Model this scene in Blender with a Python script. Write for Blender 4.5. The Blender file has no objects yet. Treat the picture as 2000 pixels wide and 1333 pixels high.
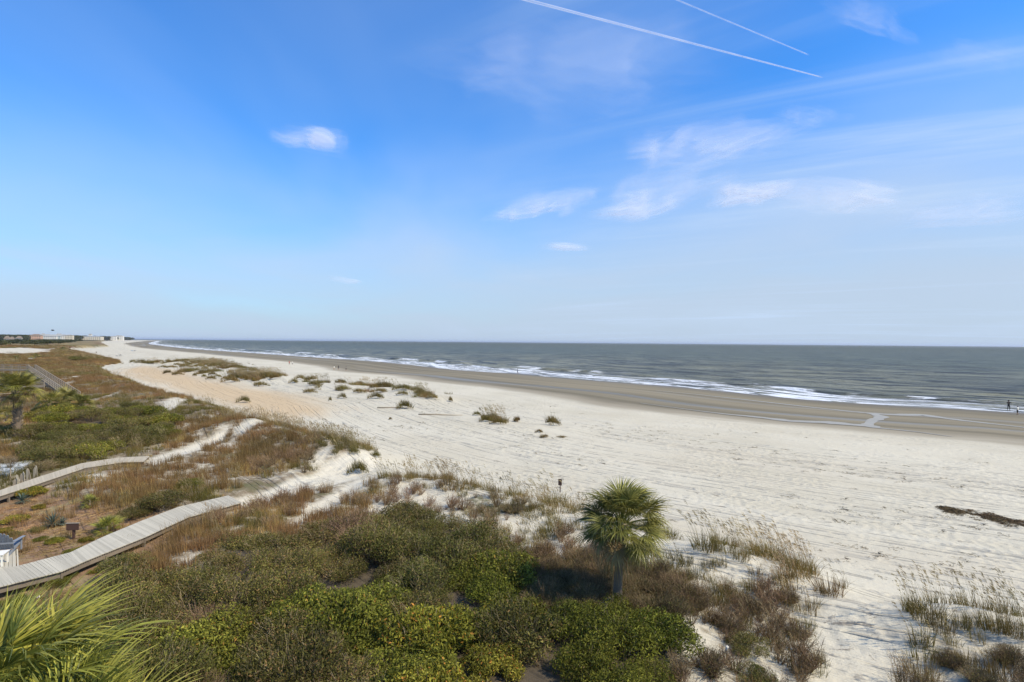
import bpy, math, random
import numpy as np
from mathutils import Vector, Matrix, Euler

C = bpy.context.scene.collection
scene = bpy.context.scene
R_ = math.radians

# ------------------------------------------------------------------ camera
F_PX = 1111.1                       # focal length in pixels of a 2000 px wide picture (20 mm on 36 mm)
CAM_H = 11.0
ROLL = 0.0084
PITCH = 0.0019
cr, sr = math.cos(ROLL), math.sin(ROLL)
cp, sp = math.cos(PITCH), math.sin(PITCH)
CF = np.array([0, cp, sp]); CU0 = np.array([0, -sp, cp]); CR0 = np.array([1., 0, 0])
CR = CR0*cr + CU0*sr; CU = -CR0*sr + CU0*cr
camd = bpy.data.cameras.new('camera')
camd.lens = 20.0; camd.sensor_width = 36.0; camd.clip_start = 0.1; camd.clip_end = 200000.0
cam = bpy.data.objects.new('camera', camd); C.objects.link(cam)
cam.matrix_world = Matrix(((CR[0], CU[0], -CF[0], 0), (CR[1], CU[1], -CF[1], 0), (CR[2], CU[2], -CF[2], CAM_H), (0, 0, 0, 1)))
scene.camera = cam

# ------------------------------------------------------------------ sky, sun, exposure
SUN_EL = R_(48); SUN_AZ = R_(112)     # azimuth clockwise from +Y
SUN_DIR = Vector((math.sin(SUN_AZ)*math.cos(SUN_EL), math.cos(SUN_AZ)*math.cos(SUN_EL), math.sin(SUN_EL)))
world = bpy.data.worlds.new('World'); scene.world = world; world.use_nodes = True
wn = world.node_tree; wn.nodes.clear()
def N(nt, typ, props=None, **inp):
    n = nt.nodes.new(typ)
    for k, v in (props or {}).items(): setattr(n, k, v)
    for k, v in inp.items():
        key = int(k[1:]) if k[0] == 'i' and k[1:].isdigit() else k.replace('_', ' ')
        s = n.inputs[key]
        if isinstance(v, bpy.types.NodeSocket): nt.links.new(v, s)
        elif isinstance(v, bpy.types.Node): nt.links.new(v.outputs[0], s)
        else: s.default_value = v
    return n
def MATH(nt, op, a, b=0.0, c=0.0, clamp=False):
    n = N(nt, 'ShaderNodeMath', {'operation': op, 'use_clamp': clamp}, i0=a, i1=b)
    if op in ('MULTIPLY_ADD',): 
        if isinstance(c, (bpy.types.NodeSocket,)): nt.links.new(c, n.inputs[2])
        else: n.inputs[2].default_value = c
    return n.outputs[0]
def RAMP(nt, fac, lo, hi, a=0.0, b=1.0, smooth=True):
    n = N(nt, 'ShaderNodeMapRange', {'interpolation_type': 'SMOOTHSTEP' if smooth else 'LINEAR'})
    nt.links.new(fac, n.inputs[0])
    for i, v in zip((1, 2, 3, 4), (lo, hi, a, b)): n.inputs[i].default_value = v
    return n.outputs[0]
def MIX(nt, fac, a, b, blend='MIX'):
    n = nt.nodes.new('ShaderNodeMix'); n.data_type = 'RGBA'; n.blend_type = blend
    for idx, v in ((0, fac), (6, a), (7, b)):
        if isinstance(v, bpy.types.NodeSocket): nt.links.new(v, n.inputs[idx])
        elif idx and len(v) == 3: n.inputs[idx].default_value = (*v, 1)
        else: n.inputs[idx].default_value = v
    return n.outputs[2]
def NOISE(nt, vec, scale, detail=4, rough=0.55, dist=0.0):
    n = N(nt, 'ShaderNodeTexNoise', None, Scale=scale, Detail=detail, Roughness=rough, Distortion=dist)
    if vec is not None: nt.links.new(vec, n.inputs['Vector'])
    return n.outputs[0]
def XYZ(nt, x, y, z=0.0): return N(nt, 'ShaderNodeCombineXYZ', None, X=x, Y=y, Z=z).outputs[0]

SKY_STRENGTH = 0.13
skyn = N(wn, 'ShaderNodeTexSky', {'sky_type': 'NISHITA', 'sun_disc': False, 'sun_elevation': SUN_EL, 'sun_rotation': SUN_AZ,
                                   'altitude': 0.0, 'air_density': 1.0, 'dust_density': 0.7, 'ozone_density': 3.0})
tc = N(wn, 'ShaderNodeTexCoord').outputs['Generated']
sep = N(wn, 'ShaderNodeSeparateXYZ', None, Vector=tc)
zz = sep.outputs[2]
skyc = N(wn, 'ShaderNodeHueSaturation', None, Hue=0.5, Saturation=1.22, Value=1.0, Color=skyn.outputs[0]).outputs[0]
skyc = MIX(wn, 1.0, skyc, (0.70, 1.34, 1.83), 'MULTIPLY')
# high thin cirrus: a flat layer seen in perspective
zi = MATH(wn, 'ADD', MATH(wn, 'MAXIMUM', zz, 0.0), 0.07)
px = MATH(wn, 'DIVIDE', sep.outputs[0], zi); py = MATH(wn, 'DIVIDE', sep.outputs[1], zi)
n1 = NOISE(wn, XYZ(wn, MATH(wn, 'MULTIPLY', px, 0.45), MATH(wn, 'MULTIPLY', py, 0.28), 3.3), 1.0, 4, 0.5, 0.6)
rot = MATH(wn, 'ADD', MATH(wn, 'MULTIPLY', px, 0.55), MATH(wn, 'MULTIPLY', py, 1.0))
rot2 = MATH(wn, 'SUBTRACT', MATH(wn, 'MULTIPLY', px, 1.0), MATH(wn, 'MULTIPLY', py, 0.55))
n2 = NOISE(wn, XYZ(wn, MATH(wn, 'MULTIPLY', rot2, 0.22), MATH(wn, 'MULTIPLY', rot, 1.25), 1.0), 1.0, 6, 0.6, 0.9)
veil = MATH(wn, 'MULTIPLY', RAMP(wn, n1, 0.40, 0.80), 0.26)
streak = MATH(wn, 'MULTIPLY', MATH(wn, 'MULTIPLY', RAMP(wn, n2, 0.46, 0.8), RAMP(wn, px, -0.6, 1.3)), 0.6)
cl = MATH(wn, 'ADD', veil, streak, clamp=True)
hz = MATH(wn, 'SUBTRACT', zz, MATH(wn, 'MULTIPLY', RAMP(wn, sep.outputs[0], -0.5, 0.7), 0.10))
hz = MATH(wn, 'SUBTRACT', hz, MATH(wn, 'MULTIPLY', MATH(wn, 'SUBTRACT', n1, 0.5), 0.16))
lowhaze = RAMP(wn, hz, 0.33, -0.02, 0.0, 0.95)
cl = MATH(wn, 'MAXIMUM', cl, 0.0)
col1 = MIX(wn, lowhaze, skyc, (4.1, 4.95, 6.15))
col2 = MIX(wn, cl, col1, (4.6, 5.8, 7.6))
bgn = N(wn, 'ShaderNodeBackground', None, Color=col2, Strength=SKY_STRENGTH)
N(wn, 'ShaderNodeOutputWorld', None, Surface=bgn)

sund = bpy.data.lights.new('sun', 'SUN'); sund.energy = 5.0; sund.angle = R_(0.53); sund.color = (1.0, 0.90, 0.73)
sun = bpy.data.objects.new('sun', sund); C.objects.link(sun)
sun.location = (60, -20, 80); sun.rotation_euler = SUN_DIR.to_track_quat('Z', 'Y').to_euler()
scene.view_settings.view_transform = 'Standard'; scene.view_settings.look = 'None'
scene.view_settings.exposure = 0.0; scene.view_settings.gamma = 1.0
scene.view_settings.use_curve_mapping = False
scene.render.engine = 'CYCLES'
scene.cycles.max_bounces = 6; scene.cycles.transparent_max_bounces = 12

# ------------------------------------------------------------------ maths helpers
rng = np.random.default_rng(11); random.seed(11)
def _hash(ix, iy, seed):
    h = (ix.astype(np.int64)*374761393 + iy.astype(np.int64)*668265263 + seed*974634777) & 0xFFFFFFFF
    h = ((h ^ (h >> 13))*1274126177) & 0xFFFFFFFF
    return ((h ^ (h >> 16)) & 0xFFFF)/65535.0
def vnoise(x, y, seed=0):
    x = np.asarray(x, float); y = np.asarray(y, float)
    ix = np.floor(x); iy = np.floor(y); fx = x-ix; fy = y-iy
    fx = fx*fx*(3-2*fx); fy = fy*fy*(3-2*fy); ix = ix.astype(np.int64); iy = iy.astype(np.int64)
    a = _hash(ix, iy, seed); b = _hash(ix+1, iy, seed); c = _hash(ix, iy+1, seed); d = _hash(ix+1, iy+1, seed)
    return (a*(1-fx)+b*fx)*(1-fy) + (c*(1-fx)+d*fx)*fy
def fbm(x, y, oct=4, seed=0):
    s = 0; a = 0.5; tot = 0
    for i in range(oct):
        s = s + a*vnoise(x*2**i + 17.3*i, y*2**i - 9.1*i, seed+i); tot += a; a *= 0.5
    return s/tot
def sstep(a, b, x):
    t = np.clip((x-a)/(b-a), 0, 1); return t*t*(3-2*t)
def pix_dir(u, v):
    u = np.asarray(u, float); v = np.asarray(v, float)
    a = (u-1000)/F_PX; b = -(v-666.5)/F_PX
    return np.stack([CF[0]+a*CR[0]+b*CU[0], CF[1]+a*CR[1]+b*CU[1], CF[2]+a*CR[2]+b*CU[2]], -1)
def unproj(u, v, z):
    d = pix_dir(u, v); k = (z-CAM_H)/d[..., 2]
    return d[..., 0]*k, d[..., 1]*k
def wpoly(pts, z=1.2, extra=()):
    a = np.array(pts, float); x, y = unproj(a[:, 0], a[:, 1], z)
    p = np.stack([x, y], -1)
    return np.vstack([p, np.array(extra, float)]) if len(extra) else p
def catmull(P, n=6):
    P = np.array(P, float); out = []
    Q = np.vstack([2*P[0]-P[1], P, 2*P[-1]-P[-2]])
    for i in range(1, len(Q)-2):
        for k in range(n):
            t = k/n; a, b, c, d = Q[i-1:i+3]
            out.append(0.5*((2*b)+(c-a)*t+(2*a-5*b+4*c-d)*t*t+(3*b-a-3*c+d)*t**3))
    out.append(P[-1]); return np.array(out)
def seg_dist(x, y, P, closed=False, sign=False):
    """distance to a polyline, arc length at the nearest point, side (+ left of travel)"""
    best = np.full(np.shape(x), 1e18); T = np.zeros(np.shape(x)); S = np.zeros(np.shape(x)); acc = 0.0
    n = len(P) if closed else len(P)-1
    for i in range(n):
        ax, ay = P[i]; bx, by = P[(i+1) % len(P)]
        dx, dy = bx-ax, by-ay; L2 = dx*dx+dy*dy
        if L2 < 1e-9: continue
        rx = x-ax; ry = y-ay
        t = np.clip((rx*dx+ry*dy)/L2, 0, 1)
        d = (rx-t*dx)**2+(ry-t*dy)**2
        m = d < best
        best = np.where(m, d, best); L = math.sqrt(L2)
        T = np.where(m, acc+t*L, T)
        if sign: S = np.where(m, np.sign(dx*ry-dy*rx), S)
        acc += L
    return (np.sqrt(best), T, S) if sign else (np.sqrt(best), T)
def inside(x, y, P):
    c = np.zeros(np.shape(x), bool); n = len(P)
    for i in range(n):
        x1, y1 = P[i]; x2, y2 = P[(i+1) % n]
        if y1 == y2: continue
        cond = ((y1 > y) != (y2 > y)) & (x < (x2-x1)*(y-y1)/(y2-y1)+x1)
        c ^= cond
    return c
def sdpoly(x, y, P):
    d = seg_dist(x, y, P, closed=True)[0]
    return np.where(inside(x, y, P), d, -d)

# ------------------------------------------------------------------ layout of the place (world metres; camera stands over the origin)
SH = wpoly([(2000, 806), (1760, 792), (1580, 780), (1400, 762), (1240, 749), (1100, 738), (1010, 730), (890, 722), (800, 712), (710, 704.5),
            (590, 696.5), (520, 691.5), (452, 687), (392, 683), (347, 679), (316, 675.3), (292, 670.5)], 0.0)
SH = np.vstack([[[260, -130], [190, -30], [135, 37]], SH, [[-2150, 3450], [-2900, 4650], [-4600, 5600], [-9000, 7200], [-20000, 9000]]])
SHORE = catmull(SH, 4)
def shore(x, y):
    d, t, s = seg_dist(x, y, SHORE, sign=True)
    return d*s, -0.6*x+0.8*y          # + = inland (left of travel direction)

VEG = wpoly([(240, 663.2), (205, 666.5), (196, 670), (215, 677), (190, 680), (133, 681.5), (138, 685), (175, 692), (232, 704), (237, 709), (205, 713), (196, 718),
             (222, 731), (262, 750), (300, 764), (345, 776), (400, 790), (440, 803), (480, 820), (540, 838), (600, 850), (650, 862), (690, 872), (745, 886),
             (738, 900), (720, 925), (745, 938), (800, 935), (860, 938), (960, 957), (1050, 970), (1130, 992), (1230, 1035), (1330, 1048), (1420, 1060), (1520, 1083),
             (1600, 1118), (1668, 1160), (1612, 1185), (1600, 1240), (1640, 1333)], 1.4, [(7.5, 8), (8, -60), (-160, -60), (-900, 300), (-4200, 3600), (-2600, 3700)])
VEG2 = wpoly([(1762, 1196), (1800, 1178), (1850, 1184), (1900, 1192), (2000, 1204), (2150, 1225)], 1.4, [(38, 16), (38, -40), (11.5, -40), (11.2, 14), (11.6, 16.5)])
PATHS = [wpoly(p, 1.9) for p in (
    [(283, 892), (330, 880), (380, 863), (420, 851), (446, 846), (440, 856), (400, 872), (350, 888), (300, 904)],
    [(446, 966), (520, 948), (600, 922), (660, 898), (745, 884), (750, 905), (700, 925), (640, 946), (580, 958), (530, 968), (476, 983)],
    [(552, 1018), (600, 985), (640, 960), (700, 925), (745, 915), (735, 940), (680, 972), (620, 1000), (575, 1024)])]
YARD = wpoly([(-300, 1400), (-300, 940), (0, 965), (90, 948), (150, 985), (240, 1000), (270, 1010), (330, 1010), (360, 1090), (250, 1140), (220, 1200), (230, 1333), (200, 1600)], 1.3)
PAN = wpoly([(226, 722), (290, 714), (350, 725), (430, 745), (530, 762), (620, 778), (672, 797), (640, 812), (560, 824), (500, 812), (430, 792), (360, 770), (290, 750), (236, 732)], 1.15)
THICK = wpoly([(205, 1150), (260, 1105), (330, 1080), (400, 1048), (470, 1020), (560, 1028), (620, 1010), (690, 985), (800, 985), (900, 990), (985, 1030), (1015, 1075), (1020, 1130), (1060, 1165),
               (1130, 1172), (1270, 1180), (1320, 1215), (1320, 1333)], 2.6, [(5.6, 11), (6.0, 8), (5, 1), (-12, 1), (-11, 10)])
SHRUB2 = wpoly([(55, 812), (110, 802), (190, 800), (260, 790), (330, 812), (350, 838), (300, 862), (240, 876), (150, 892), (80, 915), (45, 905), (55, 860)], 2.2)
CRESTS = [
    (wpoly([(700, 885), (742, 925), (790, 935), (860, 935), (960, 955), (1050, 968), (1135, 990), (1230, 1032), (1330, 1046), (1420, 1060), (1520, 1082), (1600, 1115), (1655, 1150)], 2.3), 0.62, 2.1),
    (wpoly([(1780, 1182), (1850, 1180), (1900, 1188), (2000, 1200), (2120, 1215)], 2.2), 0.6, 1.7),
    (wpoly([(222, 735), (300, 766), (400, 795), (480, 825), (560, 845), (650, 868), (700, 880)], 2.0), 0.7, 4.0),
    (wpoly([(420, 842), (480, 830), (560, 852), (640, 878)], 2.0), 0.5, 2.5),
    (wpoly([(290, 708), (400, 707), (480, 723), (560, 741), (650, 752), (760, 760), (840, 775)], 1.7), 0.75, 5.0),
    (wpoly([(380, 723), (450, 733), (520, 745)], 1.5), 0.5, 5.0),
    (wpoly([(920, 815), (1000, 828), (1100, 832)], 1.5), 0.35, 3.0),
]
BW1A = [(0, 1148), (120, 1116), (178, 1091), (281, 1050), (367, 1010.5), (472, 982)]     # near edge of the near boardwalk
BW1B = [(-80, 1112), (34, 1106), (102, 1088), (138, 1079), (204, 1047.5), (281, 1015.6), (349.5, 990), (446, 968)]
BW2A = [(-60, 985), (0, 969), (77, 944), (166, 914), (240, 903), (281, 902)]
BW2B = [(-60, 974), (0, 958), (72, 933), (160, 905), (219, 895.7), (240, 893.6), (281, 892)]
BWP = [np.vstack([wpoly(BW1A, 1.9), wpoly(BW1B, 1.9)[::-1]]), np.vstack([wpoly(BW2A, 1.9), wpoly(BW2B, 1.9)[::-1]])]
DECK = wpoly([(34, 1106), (33, 1073), (-30, 1082), (-80, 1112)], 1.9)
def terrain(x, y, fine=True):
    x = np.asarray(x, float); y = np.asarray(y, float)
    s, t = shore(x, y)
    z = np.interp(s, [-600, -60, 0, 20, 46, 52, 64, 130, 400], [-8, -1.3, 0.0, 0.22, 0.62, 0.85, 1.02, 1.15, 1.5])
    r = np.hypot(x, y)
    dv = np.maximum(sdpoly(x, y, VEG), sdpoly(x, y, VEG2))
    inn = sstep(-0.5, 5, dv)
    far = sstep(250, 900, r)
    z = z + inn*(0.72 + 0.75*(fbm(x/8, y/8, 3, 5)-0.5) + 0.35*(fbm(x/2.2, y/2.2, 3, 9)-0.5) + far*1.2)
    z = z + inn*far*2.0*fbm(x/60, y/60, 3, 15)
    for P, A, w in CRESTS:
        d, _ = seg_dist(x, y, P)
        z = z + A*np.exp(-(d/w)**2)*(0.55+0.9*fbm(x/4, y/4, 2, 21))
    dry = sstep(52, 66, s)*(1-inn)
    z = z + dry*(0.10*(fbm(x/7, y/7, 3, 31)-0.5) + 0.05*(fbm(s/1.3, t/9, 3, 33)-0.5))
    for P in PATHS:
        z = z - 0.18*sstep(-0.6, 0.8, sdpoly(x, y, P))
    yd = sstep(-1.5, 2.5, sdpoly(x, y, YARD))
    for P in BWP:
        k = sstep(-2.2, -0.2, sdpoly(x, y, P)); z = z*(1-k)+np.minimum(z, 1.66)*k
    z = z*(1-yd) + yd*(1.35+0.12*(fbm(x/3, y/3, 3, 41)-0.5))
    z = z + yd*sstep(-16, -13, x)*0.1
    return z
def ground_pt(u, v):
    u = np.asarray(u, float); v = np.asarray(v, float)
    z = np.full(u.shape, 1.4)
    for i in range(14):
        x, y = unproj(u, v, z); z = 0.5*z + 0.5*terrain(x, y)
    x, y = unproj(u, v, z)
    return x, y, terrain(x, y)
def GP(u, v):
    x, y, z = ground_pt(np.array([u]), np.array([v])); return Vector((x[0], y[0], z[0]))
def PZ(u, v, z):
    x, y = unproj(u, v, z); return Vector((float(x), float(y), z))

# ------------------------------------------------------------------ mesh helpers
def np_mesh(name, V, F, mats=(), midx=None, smooth=False, attrs=None, colors=None):
    me = bpy.data.meshes.new(name)
    V = np.asarray(V, np.float32)
    if isinstance(F, (list, tuple)) and len(F) and isinstance(F[0], np.ndarray): groups = [g for g in F if len(g)]
    else: groups = [np.asarray(F)]
    tot = np.concatenate([np.full(len(g), g.shape[1], np.int32) for g in groups])
    idx = np.concatenate([g.reshape(-1) for g in groups]).astype(np.int32)
    me.vertices.add(len(V)); me.vertices.foreach_set('co', V.reshape(-1))
    me.loops.add(len(idx)); me.loops.foreach_set('vertex_index', idx)
    me.polygons.add(len(tot)); st = np.concatenate([[0], np.cumsum(tot)[:-1]]).astype(np.int32)
    me.polygons.foreach_set('loop_start', st)
    if midx is not None: me.polygons.foreach_set('material_index', np.asarray(midx, np.int32))
    me.polygons.foreach_set('use_smooth', np.full(len(tot), bool(smooth)))
    for m in mats: me.materials.append(m)
    me.update(calc_edges=True)
    for k, a in (attrs or {}).items():
        at = me.attributes.new(k, 'FLOAT', 'POINT'); at.data.foreach_set('value', np.asarray(a, np.float32))
    if colors is not None:
        at = me.attributes.new('tint', 'FLOAT_COLOR', 'POINT')
        c = np.ones((len(V), 4), np.float32); c[:, :3] = colors; at.data.foreach_set('color', c.reshape(-1))
    return me
def put(name, me, parent=None, loc=None, rot=None, scale=None, col=None):
    o = bpy.data.objects.new(name, me); (col or C).objects.link(o)
    if parent is not None: o.parent = parent
    if loc is not None: o.location = loc
    if rot is not None: o.rotation_euler = rot
    if scale is not None: o.scale = scale if hasattr(scale, '__len__') else (scale,)*3
    return o
def tag(o, label=None, cat=None, group=None, kind=None):
    if label: o['label'] = label
    if cat: o['category'] = cat
    if group: o['group'] = group
    if kind: o['kind'] = kind
    return o
def thing(name, label, cat, loc, rz=0.0, group=None):
    return tag(put(name, None, loc=loc, rot=(0, 0, rz)), label, cat, group)
class MB:
    """collects boxes, tubes and strips into one mesh"""
    def __init__(s): s.V = []; s.F = []; s.M = []
    def add(s, V, F, m=0):
        b = len(s.V); s.V += [tuple(v) for v in V]; s.F += [tuple(i+b for i in f) for f in F]; s.M += [m]*len(F)
    def box(s, c, size, rot=None, m=0, bevel=0.0):
        hx, hy, hz = size[0]/2, size[1]/2, size[2]/2
        V = [Vector((x*hx, y*hy, z*hz)) for z in (-1, 1) for y in (-1, 1) for x in (-1, 1)]
        if rot is not None:
            Mx = Euler(rot).to_matrix() if not isinstance(rot, Matrix) else rot
            V = [Mx @ v for v in V]
        V = [v+Vector(c) for v in V]
        s.add(V, [(0, 2, 3, 1), (4, 5, 7, 6), (0, 1, 5, 4), (2, 6, 7, 3), (0, 4, 6, 2), (1, 3, 7, 5)], m)
    def tube(s, pts, rad, n=6, m=0, cap=True):
        pts = [Vector(p) for p in pts]; rings = []
        for i, p in enumerate(pts):
            d = (pts[min(i+1, len(pts)-1)]-pts[max(i-1, 0)]).normalized()
            a = d.orthogonal().normalized() if abs(d.z) < 0.99 else Vector((1, 0, 0))
            a = (a-d*a.dot(d)).normalized(); b = d.cross(a); r = rad[i] if hasattr(rad, '__len__') else rad
            rings.append([p+(a*math.cos(2*math.pi*k/n)+b*math.sin(2*math.pi*k/n))*r for k in range(n)])
        V = [v for r in rings for v in r]; F = []
        for i in range(len(pts)-1):
            for k in range(n): F.append((i*n+k, i*n+(k+1) % n, (i+1)*n+(k+1) % n, (i+1)*n+k))
        if cap: F.append(tuple(reversed(range(n)))); F.append(tuple((len(pts)-1)*n+k for k in range(n)))
        s.add(V, F, m)
    def beam(s, a, b, w, h, m=0):
        a = Vector(a); b = Vector(b); d = (b-a); L = d.length; d.normalize()
        side = d.cross(Vector((0, 0, 1)));
        if side.length < 1e-4: side = Vector((1, 0, 0))
        side.normalize(); up = side.cross(d)
        s.box((a+b)/2, (w, L, h), Matrix((side, d, up)).transposed(), m)
    def mesh(s, name, mats, smooth=False):
        me = bpy.data.meshes.new(name); me.from_pydata(s.V, [], s.F)
        for mm in (mats if isinstance(mats, (list, tuple)) else [mats]): me.materials.append(mm)
        me.polygons.foreach_set('material_index', s.M)
        me.polygons.foreach_set('use_smooth', [smooth]*len(s.F)); me.update(); return me
    def obj(s, name, mats, parent=None, smooth=False, **k): return put(name, s.mesh(name, mats, smooth), parent, **k)

# ------------------------------------------------------------------ materials
def new_mat(name):
    m = bpy.data.materials.new(name); m.use_nodes = True; nt = m.node_tree; nt.nodes.clear(); return m, nt
def finish(nt, sh):
    N(nt, 'ShaderNodeOutputMaterial', None, Surface=sh)
def simple(name, col, rough=0.7, var=0.25, scale=3.0, metal=0.0, bump=0.2, stretch=(1, 1, 1)):
    m, nt = new_mat(name)
    co = N(nt, 'ShaderNodeTexCoord').outputs['Object']
    mp = N(nt, 'ShaderNodeMapping', None, Vector=co, Scale=stretch).outputs[0]
    n = NOISE(nt, mp, scale, 5, 0.6)
    oi = N(nt, 'ShaderNodeObjectInfo').outputs['Random']
    f = MATH(nt, 'ADD', MATH(nt, 'MULTIPLY', n, 0.6), MATH(nt, 'MULTIPLY', oi, 0.4))
    col = (col[0], col[1]*0.93, col[2]*0.79)
    c = MIX(nt, f, tuple(x*(1-var) for x in col), tuple(min(1, x*(1+var)) for x in col))
    p = N(nt, 'ShaderNodeBsdfPrincipled', None, Base_Color=c, Roughness=rough, Metallic=metal)
    p.inputs['Specular IOR Level'].default_value = 0.3
    b = N(nt, 'ShaderNodeBump', None, Height=n, Strength=bump, Distance=0.02)
    nt.links.new(b.outputs[0], p.inputs['Normal']); finish(nt, p); return m
def foliage_mat(name, trans=0.3, rough=0.6, var=0.25, spec=0.12):
    m, nt = new_mat(name)
    a = N(nt, 'ShaderNodeAttribute', {'attribute_name': 'tint'}).outputs['Color']
    oi = N(nt, 'ShaderNodeObjectInfo').outputs['Random']
    gm = N(nt, 'ShaderNodeNewGeometry').outputs['Position']
    n = NOISE(nt, gm, 0.45, 3, 0.6)
    nlow = NOISE(nt, gm, 0.11, 4, 0.6)
    v = MATH(nt, 'ADD', MATH(nt, 'MULTIPLY', oi, var), RAMP(nt, n, 0.3, 0.7, 1-var, 1+var*0.6))
    v = MATH(nt, 'MULTIPLY', v, RAMP(nt, nlow, 0.35, 0.65, 0.84, 1.28))
    hs = N(nt, 'ShaderNodeHueSaturation', None, Saturation=1.0, Color=MIX(nt, 1.0, a, (1.0, 0.93, 0.74), 'MULTIPLY'), Value=v)
    nt.links.new(MATH(nt, 'ADD', RAMP(nt, nlow, 0.3, 0.7, 0.505, 0.475), MATH(nt, 'MULTIPLY', oi, 0.02)), hs.inputs['Hue'])
    p = N(nt, 'ShaderNodeBsdfPrincipled', None, Base_Color=hs.outputs[0], Roughness=rough)
    p.inputs['Specular IOR Level'].default_value = spec
    t = N(nt, 'ShaderNodeBsdfTranslucent', None, Color=hs.outputs[0])
    mx = N(nt, 'ShaderNodeMixShader', None, Fac=trans, i1=p.outputs[0], i2=t.outputs[0]); finish(nt, mx); return m
M_LEAF = foliage_mat('leaf', 0.28)
M_GRASS = foliage_mat('grass', 0.3, 0.7, 0.2, 0.15)
M_PALM = foliage_mat('palm_leaf', 0.22, 0.5, 0.15, 0.25)
M_TWIG = foliage_mat('twig', 0.0, 0.9, 0.2, 0.1)
M_PLANK = simple('weathered_plank', (0.46, 0.44, 0.385), 0.85, 0.34, 2.2, stretch=(1, 6, 6))
M_PLANK_OLD = simple('old_plank', (0.44, 0.40, 0.33), 0.85, 0.25, 2.2, stretch=(1, 6, 6))
M_BEAM = simple('grey_beam', (0.20, 0.17, 0.14), 0.9, 0.3, 2.0)
M_RAIL = simple('grey_rail', (0.30, 0.265, 0.225), 0.9, 0.25, 2.0)
M_TRUNK = simple('palm_bark', (0.19, 0.15, 0.115), 0.95, 0.45, 9.0, bump=0.8, stretch=(1, 1, 2.5))
M_BOOT = simple('palm_boot', (0.36, 0.29, 0.22), 0.95, 0.4, 6.0)
M_GREY_PAINT = simple('grey_paint', (0.23, 0.26, 0.32), 0.5, 0.12, 4.0)
M_WHITE_PAINT = simple('white_paint', (0.78, 0.79, 0.79), 0.45, 0.06, 4.0)
M_SIGN = simple('brown_board', (0.085, 0.05, 0.04), 0.7, 0.3, 5.0)
M_PALE_STONE = simple('pale_stone', (0.7, 0.69, 0.66), 0.8, 0.12, 8.0)
M_DRIFT = simple('driftwood', (0.36, 0.31, 0.25), 0.9, 0.3, 4.0)

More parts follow.
